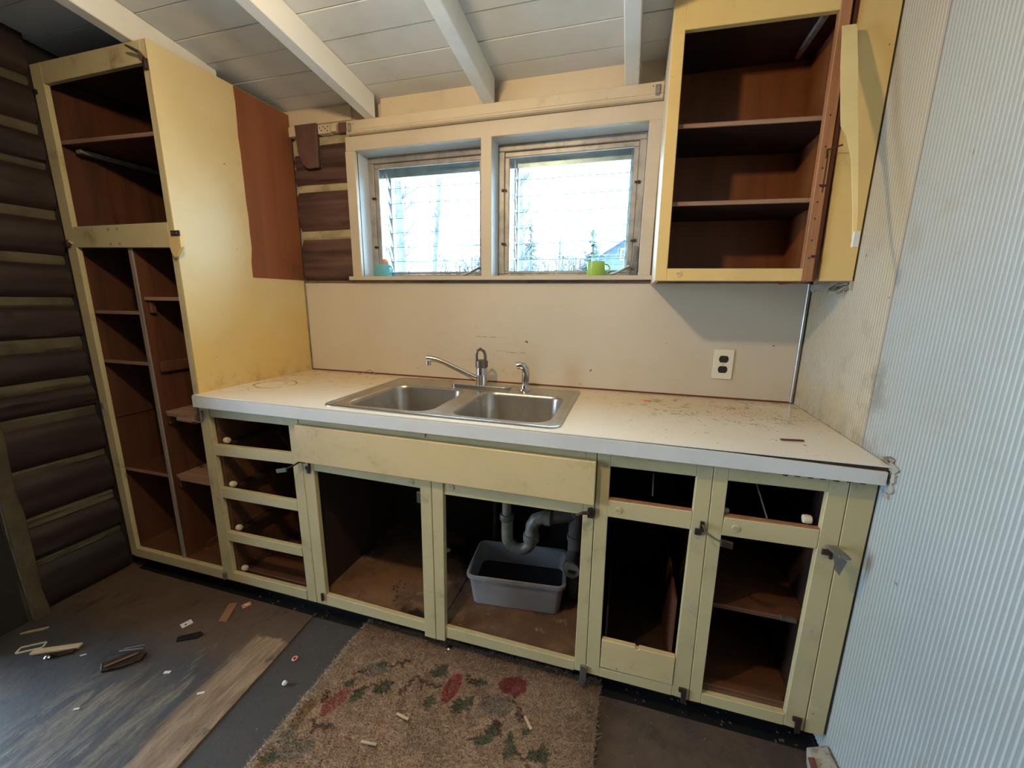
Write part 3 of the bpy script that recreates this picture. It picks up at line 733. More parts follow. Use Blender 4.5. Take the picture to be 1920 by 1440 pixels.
# pull-out bin cabinet
bc = empty('bin_cabinet', (1.73, -.30, 0), 'yellow base cabinet with a narrow tilt-out front low in its opening', 'cabinet')
xz('stile', 'frame', [(1.5715, .072), (1.614, .072), (1.606, .862), (1.5685, .862)], FY, -.587, bc)
xz('stile', 'frame', [(1.839, .072), (1.889, .068), (1.880, .862), (1.840, .862)], FY, -.587, bc)
xz('rail', 'frame', [(1.606, .813), (1.840, .814), (1.840, .862), (1.606, .862)], FY, -.587, bc)
xz('rail', 'frame', [(1.607, .651), (1.840, .651), (1.840, .707), (1.607, .705)], FY, -.587, bc)
xz('rail', 'frame', [(1.613, .071), (1.839, .070), (1.839, .108), (1.613, .104)], FY, -.587, bc)
box('drawer_lip', 'bare', (1.607, 1.840, -.604, -.588, .7055, .7085), bc, 0)
fp = MB().prism([(1.616, .111), (1.838, .111), (1.838, .214), (1.732, .2155), (1.730, .210), (1.722, .210), (1.720, .2165), (1.616, .217)], 1, FY - .002, -.590).build('bin_front', 'panel', bc, .0015)
MB().lathe([(.002, -.0006), (.002, .0)], (1.668, FY - .0022, .120), 8, 1).build('screw', 'rust', fp)
box('bin_side', 'inner', (1.822, 1.829, -.588, -.05, .115, .40), bc, 0)
box('bin_side', 'inner_dark', (1.624, 1.630, -.588, -.05, .115, .33), bc, 0)
box('bin_floor', 'inner_dark', (1.624, 1.829, -.588, -.05, .105, .115), bc, 0)
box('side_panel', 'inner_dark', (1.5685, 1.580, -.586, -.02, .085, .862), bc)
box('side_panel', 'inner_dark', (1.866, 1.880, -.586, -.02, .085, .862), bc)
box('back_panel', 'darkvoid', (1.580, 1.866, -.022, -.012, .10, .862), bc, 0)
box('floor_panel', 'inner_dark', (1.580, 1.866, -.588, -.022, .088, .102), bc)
MB().obox((1.735, -.52, .735), (0, .6, 1), (1, 0, 0), (0, 1, -.6), .035, .002, .004).build('loose_wire', 'steelgrey', bc)
latch_knob(bc, 1.638, .677)

# shelf cabinet by the ribbed wall
rc = empty('shelf_cabinet', (2.04, -.30, 0), 'yellow base cabinet with one bare shelf beside the ribbed wall', 'cabinet')
xz('stile', 'frame', [(1.8905, .068), (1.924, .070), (1.919, .862), (1.8815, .862)], FY, -.587, rc)
xz('stile', 'frame', [(2.148, .070), (2.200, .066), (2.194, .862), (2.151, .862)], FY, -.587, rc)
xz('rail', 'frame', [(1.919, .813), (2.152, .815), (2.152, .862), (1.919, .862)], FY, -.587, rc)
xz('rail', 'frame', [(1.919, .648), (2.150, .651), (2.150, .706), (1.922, .704)], FY, -.587, rc)
xz('rail', 'frame', [(1.924, .069), (2.148, .068), (2.148, .108), (1.924, .106)], FY, -.587, rc)
box('drawer_lip', 'bare', (1.922, 2.150, -.604, -.588, .7055, .7085), rc, 0)
box('side_panel', 'inner_dark', (1.882, 1.896, -.586, -.02, .085, .862), rc)
box('side_panel', 'inner_dark', (2.178, 2.192, -.586, -.02, .085, .862), rc)
box('back_panel', 'inner_dark', (1.896, 2.178, -.022, -.012, .10, .862), rc, 0)
box('floor_panel', 'inner_x', (1.896, 2.178, -.588, -.022, .102, .116), rc)
box('shelf', 'inner_x', (1.896, 2.178, -.578, -.022, .394, .408), rc)
box('shelf_batten', 'inner_x', (1.93, 2.15, -.586, -.56, .116, .128), rc)
box('dust_scrap', 'dust', (2.105, 2.147, -.585, -.572, .398, .410), rc)
MB().lathe([(.004, -.011), (.011, -.009), (.0125, 0), (.011, .009), (.004, .011)], (2.125, -.584, .722), 14, 0).build('drawer_roller', 'knob', rc, 0, True)
MB().lathe([(.003, -.008), (.007, -.006), (.008, 0), (.007, .006), (.003, .008)], (1.930, -.582, .714), 12, 0).build('drawer_roller', 'greyedge', rc, 0, True)
MB().obox((2.03, -.52, .735), (-.3, .6, 1), (1, 0, 0), (0, 1, -.6), .055, .002, .004).build('loose_wire', 'steelgrey', rc)
latch_knob(rc, 1.954, .676)
# broken hinges at the top corners of the doors
xz('hinge_plate', 'rust', [(1.850, .640), (1.868, .640), (1.868, .650), (1.874, .652), (1.874, .682), (1.862, .684), (1.862, .660), (1.850, .660)], FY - .006, FY - .0005, rc)
MB().tube([(1.868, FY - .008, .676), (1.876, FY - .022, .662), (1.895, FY - .035, .655), (1.910, FY - .042, .652)], [.0045] * 4, 6, flat=.6).build('hinge_strap', 'pewter', rc)
MB().obox((1.924, FY - .046, .650), (1, -.1, -.05), (0, 1, 0), (0, 0, 1), .015, .005, .010).build('hinge_leaf', 'rust', rc, .002)
xz('hinge_plate', 'rust', [(2.160, .640), (2.178, .640), (2.178, .630), (2.186, .630), (2.186, .668), (2.172, .668), (2.172, .656), (2.160, .656)], FY - .006, FY - .0005, rc)
MB().obox((2.183, FY - .030, .668), (1, .2, -.1), (-.2, 1, 0), (0, 0, 1), .016, .026, .004).build('hinge_leaf', 'steelgrey', rc, .002)
MB().add([(2.172, FY - .036, .664), (2.196, FY - .050, .658), (2.188, FY - .045, .612), (2.183, FY - .030, .618), (2.176, FY - .03, .66), (2.198, FY - .044, .655)], [(0, 1, 2, 3), (0, 3, 4), (1, 5, 2), (4, 5, 1, 0)]).build('hinge_leaf', 'steelgrey', rc)
for x in (1.868, 2.178):
    xz('hinge_plate', 'rust', [(x - .011, .098), (x - .011, .112), (x + .012, .112), (x + .012, .060), (x - .001, .058), (x - .003, .096)], FY - .007, FY - .0005, rc, .001)
tag(xz('filler_board', 'frame', [(2.2022, .064), (2.250, .067), (2.2535, .862), (2.1955, .862)], FY, -.587, None), 'narrow yellow filler board between the base cabinets and ribbed wall', 'board')
tag(box('toe_kick', 'black', (-.56, 2.245, -.545, -.53, -.004, .069)), 'black recessed toe kick under the base cabinets', 'toe kick')

# ------------------------------------------------------------------ countertop with a sink cut-out
ct = empty('countertop', (1.13, -.32, .864), 'long stained white laminate countertop over the base cabinets', 'countertop')
def ring_slab(x0, x1, y0, y1, hx0, hx1, hy0, hy1, z0, z1):
    m = MB(); vs = []
    O = [(x0, y0), (x1, y0), (x1, y1), (x0, y1)]; H = [(hx0, hy0), (hx1, hy0), (hx1, hy1), (hx0, hy1)]
    for z in (z0, z1): vs += [(x, y, z) for x, y in O] + [(x, y, z) for x, y in H]
    fs = []
    for i in range(4):
        j = (i + 1) % 4
        fs += [(i, j, 4 + j, 4 + i), (8 + i, 12 + i, 12 + j, 8 + j), (i, 8 + i, 8 + j, j), (4 + i, 4 + j, 12 + j, 12 + i)]
    return m.add(vs, fs)
HX = (.612, 1.442, -.594, -.075)
ring_slab(.0145, W - .003, -.628, -.009, *HX, .8645, .9065).build('particleboard_core', 'core', ct)
ring_slab(.0140, W - .002, -.634, -.008, *HX, .9068, .9100).build('laminate_top', 'counter', ct)
MB().prism([(.0125, .862), (W - .006, .861), (W - .006, .895), (1.90, .9030), (1.55, .9052), (.0125, .9054)], 1, -.6365, -.6285).build('laminate_edge', 'facing', ct, .0006)
m = MB()
for k in range(7):
    x = 2.03 + k * .028; m.prism([(x, .863), (x + .022, .863), (x + .016, .857 - .004 * random.random()), (x + .006, .856)], 1, -.630, -.622)
m.build('crumbling_underside', 'core', ct)

# ------------------------------------------------------------------ sink
sn = empty('double_sink', (1.022, -.333, .91), 'stainless steel double bowl drop-in sink in the white countertop', 'sink')
def loop_edges(bm, pts):
    v = [bm.verts.new(p) for p in pts]
    return [bm.edges.new((v[i], v[(i + 1) % len(v)])) for i in range(len(v))]
B1 = (.648, .998, -.570, -.196); B2 = (1.062, 1.412, -.570, -.196)
RIM = (.590, 1.453, -.608, -.058)
bm = bmesh.new()
L = wloc(sn)
ed = []
outer = rrect(RIM[0] + .018, RIM[1] - .018, RIM[2] + .018, RIM[3] - .018, .022, 6)
ed += loop_edges(bm, [Vector((x, y, .9125)) - L for x, y in outer])
for b in (B1, B2): ed += loop_edges(bm, [Vector((x, y, .9125)) - L for x, y in rrect(*b, .065, 8)])
bmesh.ops.triangle_fill(bm, use_beauty=True, edges=ed)
bmesh.ops.recalc_face_normals(bm, faces=bm.faces)
for f in bm.faces:
    if f.normal.z < 0: f.normal_flip()
me = bpy.data.meshes.new('deck'); bm.to_mesh(me); bm.free(); me.materials.append(M['steel'])
o = bpy.data.objects.new('deck', me); COL.objects.link(o); o.parent = sn
def loft(loops, close_last=True):
    n = len(loops[0]); vs = [p for l in loops for p in l]
    fs = [(i * n + k, i * n + (k + 1) % n, (i + 1) * n + (k + 1) % n, (i + 1) * n + k) for i in range(len(loops) - 1) for k in range(n)]
    if close_last: fs.append(tuple(range((len(loops) - 1) * n, len(loops) * n)))
    return MB().add(vs, fs)
lo = []
for ins, z in ((0, .9102), (.0005, .9135), (.005, .9160), (.011, .9155), (.018, .9125)):
    lo.append([(x, y, z) for x, y in rrect(RIM[0] + ins, RIM[1] - ins, RIM[2] + ins, RIM[3] - ins, .040 - ins, 6)])
loft(lo, False).build('raised_rim', 'steel', sn, 0, True)
for b in (B1, B2):
    lo = []
    for ins, z, r in ((0, .9125, .065), (.003, .9115, .063), (.007, .906, .060), (.010, .895, .058), (.020, .77, .052), (.026, .748, .05), (.040, .736, .045), (.060, .733, .04)):
        lo.append([(x, y, z) for x, y in rrect(b[0] + ins, b[1] - ins, b[2] + ins, b[3] - ins, r, 8)])
    bw = loft(lo).build('bowl', 'steel', sn, 0, True)
    cx, cy = (b[0] + b[1]) / 2, (b[2] + b[3]) / 2
    MB().lathe([(.045, .0), (.043, .003), (.036, .002), (.034, -.004), (.0, -.005)], (cx, cy, .7335), 24, 2, False).build('drain_basket', 'pewter', bw, 0, True)

# faucet
fa = empty('faucet', (1.022, -.128, .9125), 'single lever chrome faucet with a long spout behind the sink', 'faucet')
MB().prism([(x, y) for x, y in rrect(.884, 1.160, -.155, -.101, .0269, 8)], 2, .9125, .923).build('base_plate', 'chrome', fa, .004, True, 2)
MB().lathe([(.0265, .0), (.0255, .01), (.0245, .04), (.0250, .052), (.0245, .054), (.0245, .084), (.0, .085)], (1.026, -.128, .921), 24, 2).build('body', 'chrome', fa, 0, True)
lv = MB().lathe([(.0250, .0), (.0275, .003), (.0270, .030), (.020, .034), (.0, .034)], (1.026, -.128, .9985), 20, 2).build('lever_cap', 'pewter', fa, 0, True)
pts = [(1.007, -.134, 1.020), (1.006, -.138, 1.055), (1.011, -.140, 1.072), (1.026, -.141, 1.080), (1.041, -.140, 1.072), (1.046, -.138, 1.055), (1.045, -.134, 1.020)]
MB().tube(pts, .0062, 8).build('lever_loop', 'pewter', fa, 0, True)
MB().lathe([(.004, 0), (.006, .002), (.004, .004)], (1.026, -.141, 1.0835), 10, 2).build('lever_tip', 'chrome', fa, 0, True)
MB().tube([(1.010, -.128, .949), (.985, -.134, .958), (.93, -.146, .985), (.87, -.160, 1.014), (.835, -.168, 1.028), (.810, -.174, 1.033), (.790, -.179, 1.033)], [.013, .0125, .011, .0105, .011, .0125, .0135], 14).build('spout', 'chrome', fa, 0, True)
MB().lathe([(.0115, -.018), (.0115, -.002), (.010, .006)], (.797, -.177, 1.021), 16, 2).build('aerator', 'chrome', fa, 0, True)
# side sprayer
sp = empty('sink_sprayer', (1.222, -.128, .9125), 'chrome pull-out sprayer with a bent head beside the faucet', 'sprayer')
MB().lathe([(.026, .0), (.025, .005), (.018, .008), (.014, .024), (.0, .024)], (1.222, -.128, .9125), 24, 2).build('holder_ring', 'chrome', sp, 0, True)
MB().tube([(1.222, -.128, .934), (1.224, -.128, .955), (1.226, -.130, .985), (1.224, -.132, 1.003), (1.215, -.135, 1.016), (1.200, -.139, 1.020), (1.188, -.142, 1.017)], [.0125, .0155, .0165, .016, .016, .0165, .015], 16).build('spray_head', 'chrome', sp, 0, True)
MB().lathe([(.013, -.003), (.013, .001)], (1.222, -.128, .937), 14, 2).build('collar', 'outlet', sp, 0, True)

# ------------------------------------------------------------------ upper cabinet
uc = empty('wall_cabinet', (1.93, -.16, 1.355), 'orange yellow doorless wall cabinet with dark red-brown shelves', 'cabinet')
UF = -.312
xz('stile', 'orange', [(1.701, 1.355), (1.737, 1.355), (1.727, 2.20), (1.692, 2.20)], UF, -.292, uc)
xz('top_rail', 'orange', [(1.727, 2.062), (2.112, 2.053), (2.112, 2.16), (1.727, 2.16)], UF, -.292, uc)
xz('bottom_rail', 'orange', [(1.737, 1.355), (2.118, 1.354), (2.118, 1.391), (1.737, 1.394)], UF, -.292, uc)
sw = xz('bare_stile', 'bare', [(2.116, 1.354), (2.1455, 1.354), (2.141, 1.75), (2.136, 2.16), (2.110, 2.16), (2.114, 1.75)], UF - .001, -.290, uc)
m = MB()
for z in (1.42, 1.47, 1.53, 1.575, 1.62, 1.665, 1.72, 1.80): m.lathe([(.0022, -.0004), (.0022, .0004)], (2.128 - (z - 1.4) * .006, UF - .0012, z), 8, 1)
m.build('screw_hole', 'black', sw)
MB().tube([(2.132, UF - .002, 1.69), (2.1305, UF - .003, 1.712), (2.145, UF - .012, 1.714), (2.160, UF - .02, 1.716)], .0022, 6).build('hinge_pin', 'rust', sw)
MB().box(2.1335, 2.1355, UF - .002, UF, 1.60, 1.70).build('hinge_groove', 'rust', sw)
MB().obox((2.1355, UF - .003, 1.618), (1, 0, 0), (0, 1, 0), (0, 0, 1), .008, .0015, .003).build('hinge_pin', 'rust', sw)
MB().obox((2.140, UF - .003, 1.425), (1, 0, 0), (0, 1, 0), (0, 0, 1), .008, .0015, .003).build('hinge_pin', 'rust', sw)
MB().prism([(1.692, 2.20), (1.701, 1.355), (1.713, 1.355), (1.704, 2.20)], 1, -.291, -.002).build('side_panel', 'white', uc)  # yellow side coloured white in place of the window glow on it
box('side_lining', 'inner_dark', (1.7135, 1.720, -.291, -.012, 1.392, 2.085), uc, 0)
box('side_panel', 'brown', (2.150, 2.162, -.290, -.006, 1.355, 2.085), uc)
box('back_panel', 'brown', (1.715, 2.150, -.010, -.004, 1.372, 2.10), uc, 0)
box('top_panel', 'inner_dark', (1.715, 2.150, -.291, -.012, 2.082, 2.096), uc)
box('bottom_panel', 'inner', (1.714, 2.150, -.291, -.010, 1.372, 1.388), uc)
for q in ([(1.720, 1.812), (2.150, 1.797), (2.150, 1.810), (1.720, 1.825)], [(1.720, 1.588), (2.150, 1.580), (2.150, 1.593), (1.720, 1.601)]):
    sh_ = xz('shelf', 'inner_dark', q, -.282, -.010, uc)
    xz('front_edge', 'shelfedge', q, -.286, -.2825, sh_)
box('shelf_cleat', 'greyedge', (2.088, 2.104, -.285, -.05, 2.068, 2.082), uc)
latch_knob(uc, 1.772, 1.377, UF, 'orange')
# yellow filler board and the strip that has come loose from the stile
tag(MB().prism([(2.170, 1.355), (W - .004, 1.355), (W - .004, 2.24), (2.160, 2.24), (2.160, 1.9)], 1, -.298, -.285).build('corner_board', 'orange', None, .001), 'deep yellow board between the wall cabinet and ribbed wall', 'board')
ST = [(-.330, 2.115, 2.146, 2.005), (-.335, 2.115, 2.148, 1.99), (-.36, 2.115, 2.153, 1.90), (-.40, 2.116, 2.153, 1.784), (-.415, 2.118, 2.155, 1.735), (-.43, 2.129, 2.153, 1.705), (-.46, 2.136, 2.150, 1.641), (-.53, 2.130, 2.140, 1.503), (-.57, 2.119, 2.127, 1.460), (-.595, 2.113, 2.122, 1.419)]
vs = []
for y, a, b, z in ST: vs += [(a, y, z), (b, y, z), (b, y + .003, z + .001), (a, y + .003, z + .001)]
fs = [(0, 1, 2, 3), tuple(range(len(vs) - 4, len(vs)))]
for i in range(len(ST) - 1):
    for k in range(4): fs.append((4 * i + k, 4 * i + (k + 1) % 4, 4 * i + 4 + (k + 1) % 4, 4 * i + 4 + k))
ls = tag(MB().add(vs, fs).build('loose_strip', 'side', None), 'long yellow splintered strip hanging from the wall cabinet stile', 'strip')
MB().box(2.1125, 2.1235, -.598, -.590, 1.418, 1.452).build('white_tip', 'paper', ls)
# peeled wallboard under the corner board
m = MB()
low = [(-.012 - .285 * k / 22, 1.338 - .010 * random.random() - (.006 if k % 3 else 0)) for k in range(23)]
m.prism([(-.297, 1.3545), (-.012, 1.3545)] + low, 0, W - .0055, W + .002)
m.tube([(W - .006, -.215, 1.340), (W - .022, -.232, 1.332), (W - .034, -.252, 1.336), (W - .026, -.272, 1.346), (W - .010, -.286, 1.348)], [.004, .009, .011, .009, .005], 7, flat=.45)
m.tube([(W - .006, -.250, 1.330), (W - .018, -.262, 1.322), (W - .024, -.276, 1.328), (W - .012, -.288, 1.340)], [.003, .007, .008, .004], 7, flat=.4)
tag(m.build('torn_wallpaper', 'dirtywhite'), 'torn grey wallpaper flap hanging beneath the wall cabinet corner', 'wallpaper')

# ------------------------------------------------------------------ mugs on the sill
def mug(name, x, y, z, r, h, mat, label, ang):
    g = empty(name, (x, y, z), label, 'mug')
    MB().lathe([(.0, 0), (r * .92, 0), (r, .004), (r, h), (r - .003, h), (r - .003, .006), (.0, .006)], (x, y, z), 28, 2, False).build('cup', mat, g, 0, True)
    d = Vector((math.cos(R(ang)), math.sin(R(ang)), 0)); c = Vector((x, y, z + h * .55)) + d * r
    MB().tube([c + d * (-.002 + .020 * math.sin(R(t))) + Vector((0, 0, .018 * math.cos(R(t)))) for t in range(0, 181, 18)], .0032, 8).build('handle', mat, g, 0, True)
mug('blue_mug', .457, .03, 1.3895, .041, .058, 'bluemug', 'turquoise mug at the left end of the window sill', -10)
mug('green_mug', 1.480, .03, 1.3895, .038, .058, 'greenmug', 'lime green mug on the sill under the right window', 10)
pb = MB().lathe([(.0, -.019), (.010, -.0165), (.017, -.009), (.019, 0), (.017, .009), (.010, .0165), (.0, .019)], (.470, .03, 1.456), 18, 2, False).build('peach_ball', 'peach', None, 0, True)
tag(pb, 'peach coloured ball resting on top of the turquoise mug', 'ball')
# the rim carries the ball
# ------------------------------------------------------------------ plumbing under the sink
dp = empty('drain_pipe', (1.20, -.30, .27), 'grimy white plastic sink trap above the plastic tub', 'pipe')
MB().tube([(1.205, -.32, .735), (1.205, -.32, .40)], .019, 14).build('tailpiece', 'pvc', dp, 0, True)
MB().tube([(1.0, -.34, .60), (1.20, -.325, .585)], .019, 14).build('cross_pipe', 'pvc', dp, 0, True)
MB().lathe([(.026, -.02), (.028, -.01), (.028, .01), (.024, .02)], (1.180, -.327, .586), 16, 0).build('slip_nut', 'pvc', dp, 0, True)
MB().tube([(1.207, -.32, .43), (1.207, -.32, .34)] + [(1.258 - .051 * math.cos(R(a)), -.32, .335 - .047 * math.sin(R(a))) for a in range(15, 180, 15)] + [(1.309, -.32, .335), (1.309, -.32, .352)], .0235, 14).build('trap_bend', 'pvc', dp, 0, True)
MB().lathe([(.027, 0), (.029, .004), (.029, .020), (.026, .026)], (1.205, -.32, .41), 16, 2).build('slip_nut', 'pvcgrey', dp, 0, True)
MB().lathe([(.032, 0), (.033, .004), (.033, .028), (.030, .03)], (1.309, -.32, .336), 18, 2).build('slip_nut', 'pvc', dp, 0, True)
MB().tube([(1.309, -.32, .36), (1.311, -.318, .40), (1.325, -.315, .428), (1.352, -.31, .440), (1.375, -.305, .443)], .0265, 14).build('elbow', 'pvc', dp, 0, True)
MB().lathe([(.034, -.012), (.034, .012)], (1.372, -.306, .443), 18, 0).build('slip_nut', 'pvc', dp, 0, True)
MB().tube([(1.375, -.305, .443), (1.47, -.285, .462)], .030, 14).build('trap_arm', 'pvcgrey', dp, 0, True)
stack = empty('drain_stack', (1.485, -.28, .10), 'grey vertical drain stack with a capped cleanout by the tub', 'pipe')
MB().tube([(1.485, -.28, .101), (1.485, -.28, .56)], .033, 16).build('stack_pipe', 'pvcgrey', stack, 0, True)
MB().tube([(1.485, -.285, .555), (1.478, -.30, .60), (1.470, -.31, .66)], .030, 14).build('vent_elbow', 'pvc', stack, 0, True)
for z in (.36, .47, .545):
    MB().lathe([(.038, -.01), (.039, 0), (.038, .01)], (1.485, -.28, z), 18, 2).build('coupling', 'pvcgrey', stack, 0, True)
co = MB().tube([(1.485, -.28, .29), (1.482, -.335, .278), (1.481, -.36, .272)], [.034, .034, .036], 16).build('cleanout', 'pvcgrey', stack, 0, True)
MB().lathe([(.032, -.008), (.034, 0), (.034, .006)], (1.481, -.365, .272), 18, 1).build('cleanout_cap', 'pvc', co, 0, True)
MB().box(1.470, 1.496, -.378, -.372, .262, .274).build('cap_slot', 'black', co)
m1 = MB().tube([(1.085, -.12, .101), (1.087, -.11, .70)], .0075, 8).build('supply_pipe', 'pvcgrey', None, 0, True)
tag(m1, 'slim supply pipe at the back of the sink cabinet, nearer the mullion', 'pipe', 'supply pipes behind the tub')
m2 = MB().tube([(1.125, -.12, .101), (1.127, -.11, .62), (1.15, -.14, .575), (1.22, -.15, .555), (1.30, -.15, .58), (1.34, -.13, .66)], .0075, 8).build('supply_pipe', 'pvcgrey', None, 0, True)
tag(m2, 'slim supply pipe curving round behind the sink trap', 'pipe', 'supply pipes behind the tub')

# plastic tub
tb = empty('plastic_tub', (1.265, -.33, .102), 'cloudy grey plastic tub catching drips under the sink', 'tub')
ang = R(6)
def trot(x, y): return (1.265 + x * math.cos(ang) - y * math.sin(ang), -.335 + x * math.sin(ang) + y * math.cos(ang))
lo = []
for hx, hy, z, r in ((.168, .098, .1025, .02), (.172, .101, .104, .024), (.186, .113, .222, .026), (.188, .115, .223, .026), (.194, .121, .224, .028), (.195, .122, .238, .028), (.190, .117, .240, .026), (.184, .111, .236, .026), (.170, .099, .108, .022), (.150, .08, .106, .02)):
    lo.append([(*trot(x, y), z) for x, y in rrect(-hx, hx, -hy, hy, r, 5)])
m = loft(lo); n = len(lo[0]); m.f.append(tuple(range(n))[::-1]); m.build('tub_body', 'tub', tb, 0, True)
poly = [(*trot(x, y),) for x, y in rrect(-.176, .176, -.104, .104, .02, 5)]
MB().prism(poly, 2, .150, .153).build('dirty_water', 'black', tb)

# ------------------------------------------------------------------ rug
RX0, RX1, RY0, RY1 = .690, 1.622, -1.42, -.565
tan = Vector((.53, .375, .275))
def seg_d(p, a, b):
    a, b, p = Vector(a), Vector(b), Vector(p); ab = b - a; t = max(0, min(1, (p - a).dot(ab) / max(1e-9, ab.dot(ab)))); return (p - a - ab * t).length
def leaf(p, c, L_, w, ang):
    dx, dy = p[0] - c[0], p[1] - c[1]; ca, sa = math.cos(R(ang)), math.sin(R(ang))
    u = (dx * ca + dy * sa) / L_; v = (-dx * sa + dy * ca) / w
    if not -1 < u < 1: return False
    prof = (1 - abs(u) ** 1.4) * (1 + .35 * math.sin(u * 14 + 2))
    return abs(v) < prof
LEAVES = [((.922, -.797), .036, .026, 50), ((.905, -.81), .026, .016, -20), ((.855, -.846), .034, .018, 75), ((.803, -.819), .024, .015, 60), ((1.080, -.686), .034, .026, 60), ((1.058, -.700), .026, .012, 10), ((1.204, -.775), .046, .022, 55), ((1.185, -.790), .034, .020, 100),
          ((1.226, -.690), .026, .018, 20), ((1.092, -.800), .030, .019, 95), ((1.312, -.832), .042, .018, 80), ((1.290, -.862), .030, .018, 5), ((1.376, -.838), .030, .014, 100), ((1.384, -.868), .026, .018, 60),
          ((1.455, -.855), .030, .018, 30), ((1.480, -.845), .032, .018, 110), ((1.415, -.80), .016, .012, 45), ((.735, -1.075), .03, .018, 20), ((.868, -.725), .022, .012, 40)]
GREYS = [((.860, -.745), .056, .026, 25), ((1.303, -.748), .056, .036, 15), ((.785, -1.04), .06, .03, 30), ((.735, -1.01), .03, .02, 60)]
REDS = [((.800, -.885), .052, .024, 75, (.46, .13, .115)), ((1.142, -.733), .056, .026, 85, (.42, .05, .055)), ((1.337, -.668), .050, .034, 10, (.30, .028, .045))]
def zig(a, b, n=7, amp=.009):
    a, b = Vector(a), Vector(b); d = (b - a); p = Vector((-d.y, d.x)).normalized()
    return [tuple(a + d * i / n + p * (amp if i % 2 else -amp) * (.4 + .6 * ((i * 37) % 5) / 4)) for i in range(n + 1)]
TW = [zig((.965, -.675), (.90, -.725), 6), [(.93, -.70), (.945, -.715)], zig((.985, -.805), (1.0, -.745), 6, .008), zig((1.0, -.735), (1.10, -.745), 7, .007), [(1.03, -.74), (1.045, -.77)], zig((.83, -.76), (.795, -.785), 3, .005), zig((.885, -.80), (.835, -.845), 4, .005),
      zig((1.175, -.675), (1.205, -.70), 5, .012), zig((1.195, -.69), (1.22, -.69), 3, .006), zig((1.345, -.70), (1.365, -.725), 3, .006), zig((1.375, -.735), (1.395, -.775), 5, .011), zig((1.325, -.795), (1.345, -.83), 5, .009), [(1.315, -.80), (1.335, -.815)],
      zig((.765, -.955), (.80, -.965), 3, .005), zig((.80, -.965), (.85, -.95), 4, .008), [(.80, -.965), (.797, -.985)], zig((.765, -.90), (.75, -.865), 5, .010), zig((1.40, -.86), (1.43, -.875), 3, .005), zig((1.44, -.885), (1.46, -.93), 4, .006), [(1.255, -.87), (1.27, -.865)], [(1.255, -.735), (1.275, -.725)]]
def oval(p, c, L_, w, ang):
    dx, dy = p[0] - c[0], p[1] - c[1]; ca, sa = math.cos(R(ang)), math.sin(R(ang))
    return ((dx * ca + dy * sa) / L_) ** 2 + ((-dx * sa + dy * ca) / w) ** 2
def rug_col(x, y):
    n1 = noise.noise(Vector((x * 6, y * 6, 1))); n2 = noise.noise(Vector((x * 45, y * 45, 4)))
    c = tan * (1 + .14 * n1 + .12 * n2)
    # browned edges and pale frayed border
    e = min(x - RX0, RX1 - x); et = RY1 - y
    if et < .10: c = c.lerp(Vector((.17, .095, .05)), .55 * (1 - et / .10))
    if RX1 - x < .10: c = c.lerp(Vector((.17, .10, .055)), .5 * (1 - (RX1 - x) / .10))
    if x - RX0 < .028: c = c.lerp(Vector((.48, .41, .34)), .6)
    if .03 < x - RX0 + .02 * n1 < .062 and (-1.02 < y < -.90 or y < -1.07): c = c.lerp(Vector((.26, .14, .06)), .7)
    p = (x + .005 * n2, y + .005 * noise.noise(Vector((x * 40, y * 40, 9))))
    for cc, l, w, a in GREYS:
        if oval(p, cc, l, w, a) < 1: c = c.lerp(Vector((.22, .23, .21)), .62)
    for cc, l, w, a, k in REDS:
        q = oval(p, cc, l, w, a)
        if q < 1: c = c.lerp(Vector(k), (.62 if q < .16 and k[1] > .04 else .9) - .15 * (n2 > .25))
    for cc, l, w, a in LEAVES:
        if leaf(p, cc, l, w, a): c = c.lerp(Vector((.075, .115, .07)), .85)
    for path in TW:
        for a, b in zip(path[:-1], path[1:]):
            if seg_d(p, a, b) < .0042: c = c.lerp(Vector((.11, .055, .045)), .8)
    return c
rug = empty('floral_rug', (1.155, -.95, 0), 'worn beige rug with faded red roses and green leaves in front of the sink', 'rug')
def rug_edge(x, y):
    return (RX0 + .012 * noise.noise(Vector((y * 7, 1, 1))) + max(0, (y + .72)) * .05 < x < RX1 + .008 * noise.noise(Vector((y * 9, 5, 1)))) and y < RY1 + .010 * noise.noise(Vector((x * 9, 7, 2)))
def colour_attr(o, cols):
    ca = o.data.color_attributes.new('Col', 'FLOAT_COLOR', 'POINT')
    flat = []
    for c in cols: flat += [max(0, c[0]), max(0, c[1]), max(0, c[2]), 1.0]
    ca.data.foreach_set('color', flat)
nx, ny = 220, 200
idx = {}; vs = []; cols = []; fs = []
Lr = wloc(rug)
for i in range(nx + 1):
    for j in range(ny + 1):
        x = RX0 - .01 + (RX1 - RX0 + .02) * i / nx; y = RY0 + (RY1 + .01 - RY0) * j / ny
        if rug_edge(x, y):
            idx[i, j] = len(vs)
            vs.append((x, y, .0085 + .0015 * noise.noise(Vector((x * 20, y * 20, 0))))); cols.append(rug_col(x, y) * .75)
for i in range(nx):
    for j in range(ny):
        q = [idx.get(k) for k in ((i, j), (i + 1, j), (i + 1, j + 1), (i, j + 1))]
        if None not in q: fs.append(tuple(q))
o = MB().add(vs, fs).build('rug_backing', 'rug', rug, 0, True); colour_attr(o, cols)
so = o.modifiers.new('thickness', 'SOLIDIFY'); so.thickness = .008; so.offset = -1
vs = []; fs = []; cols = []
cnt = 0
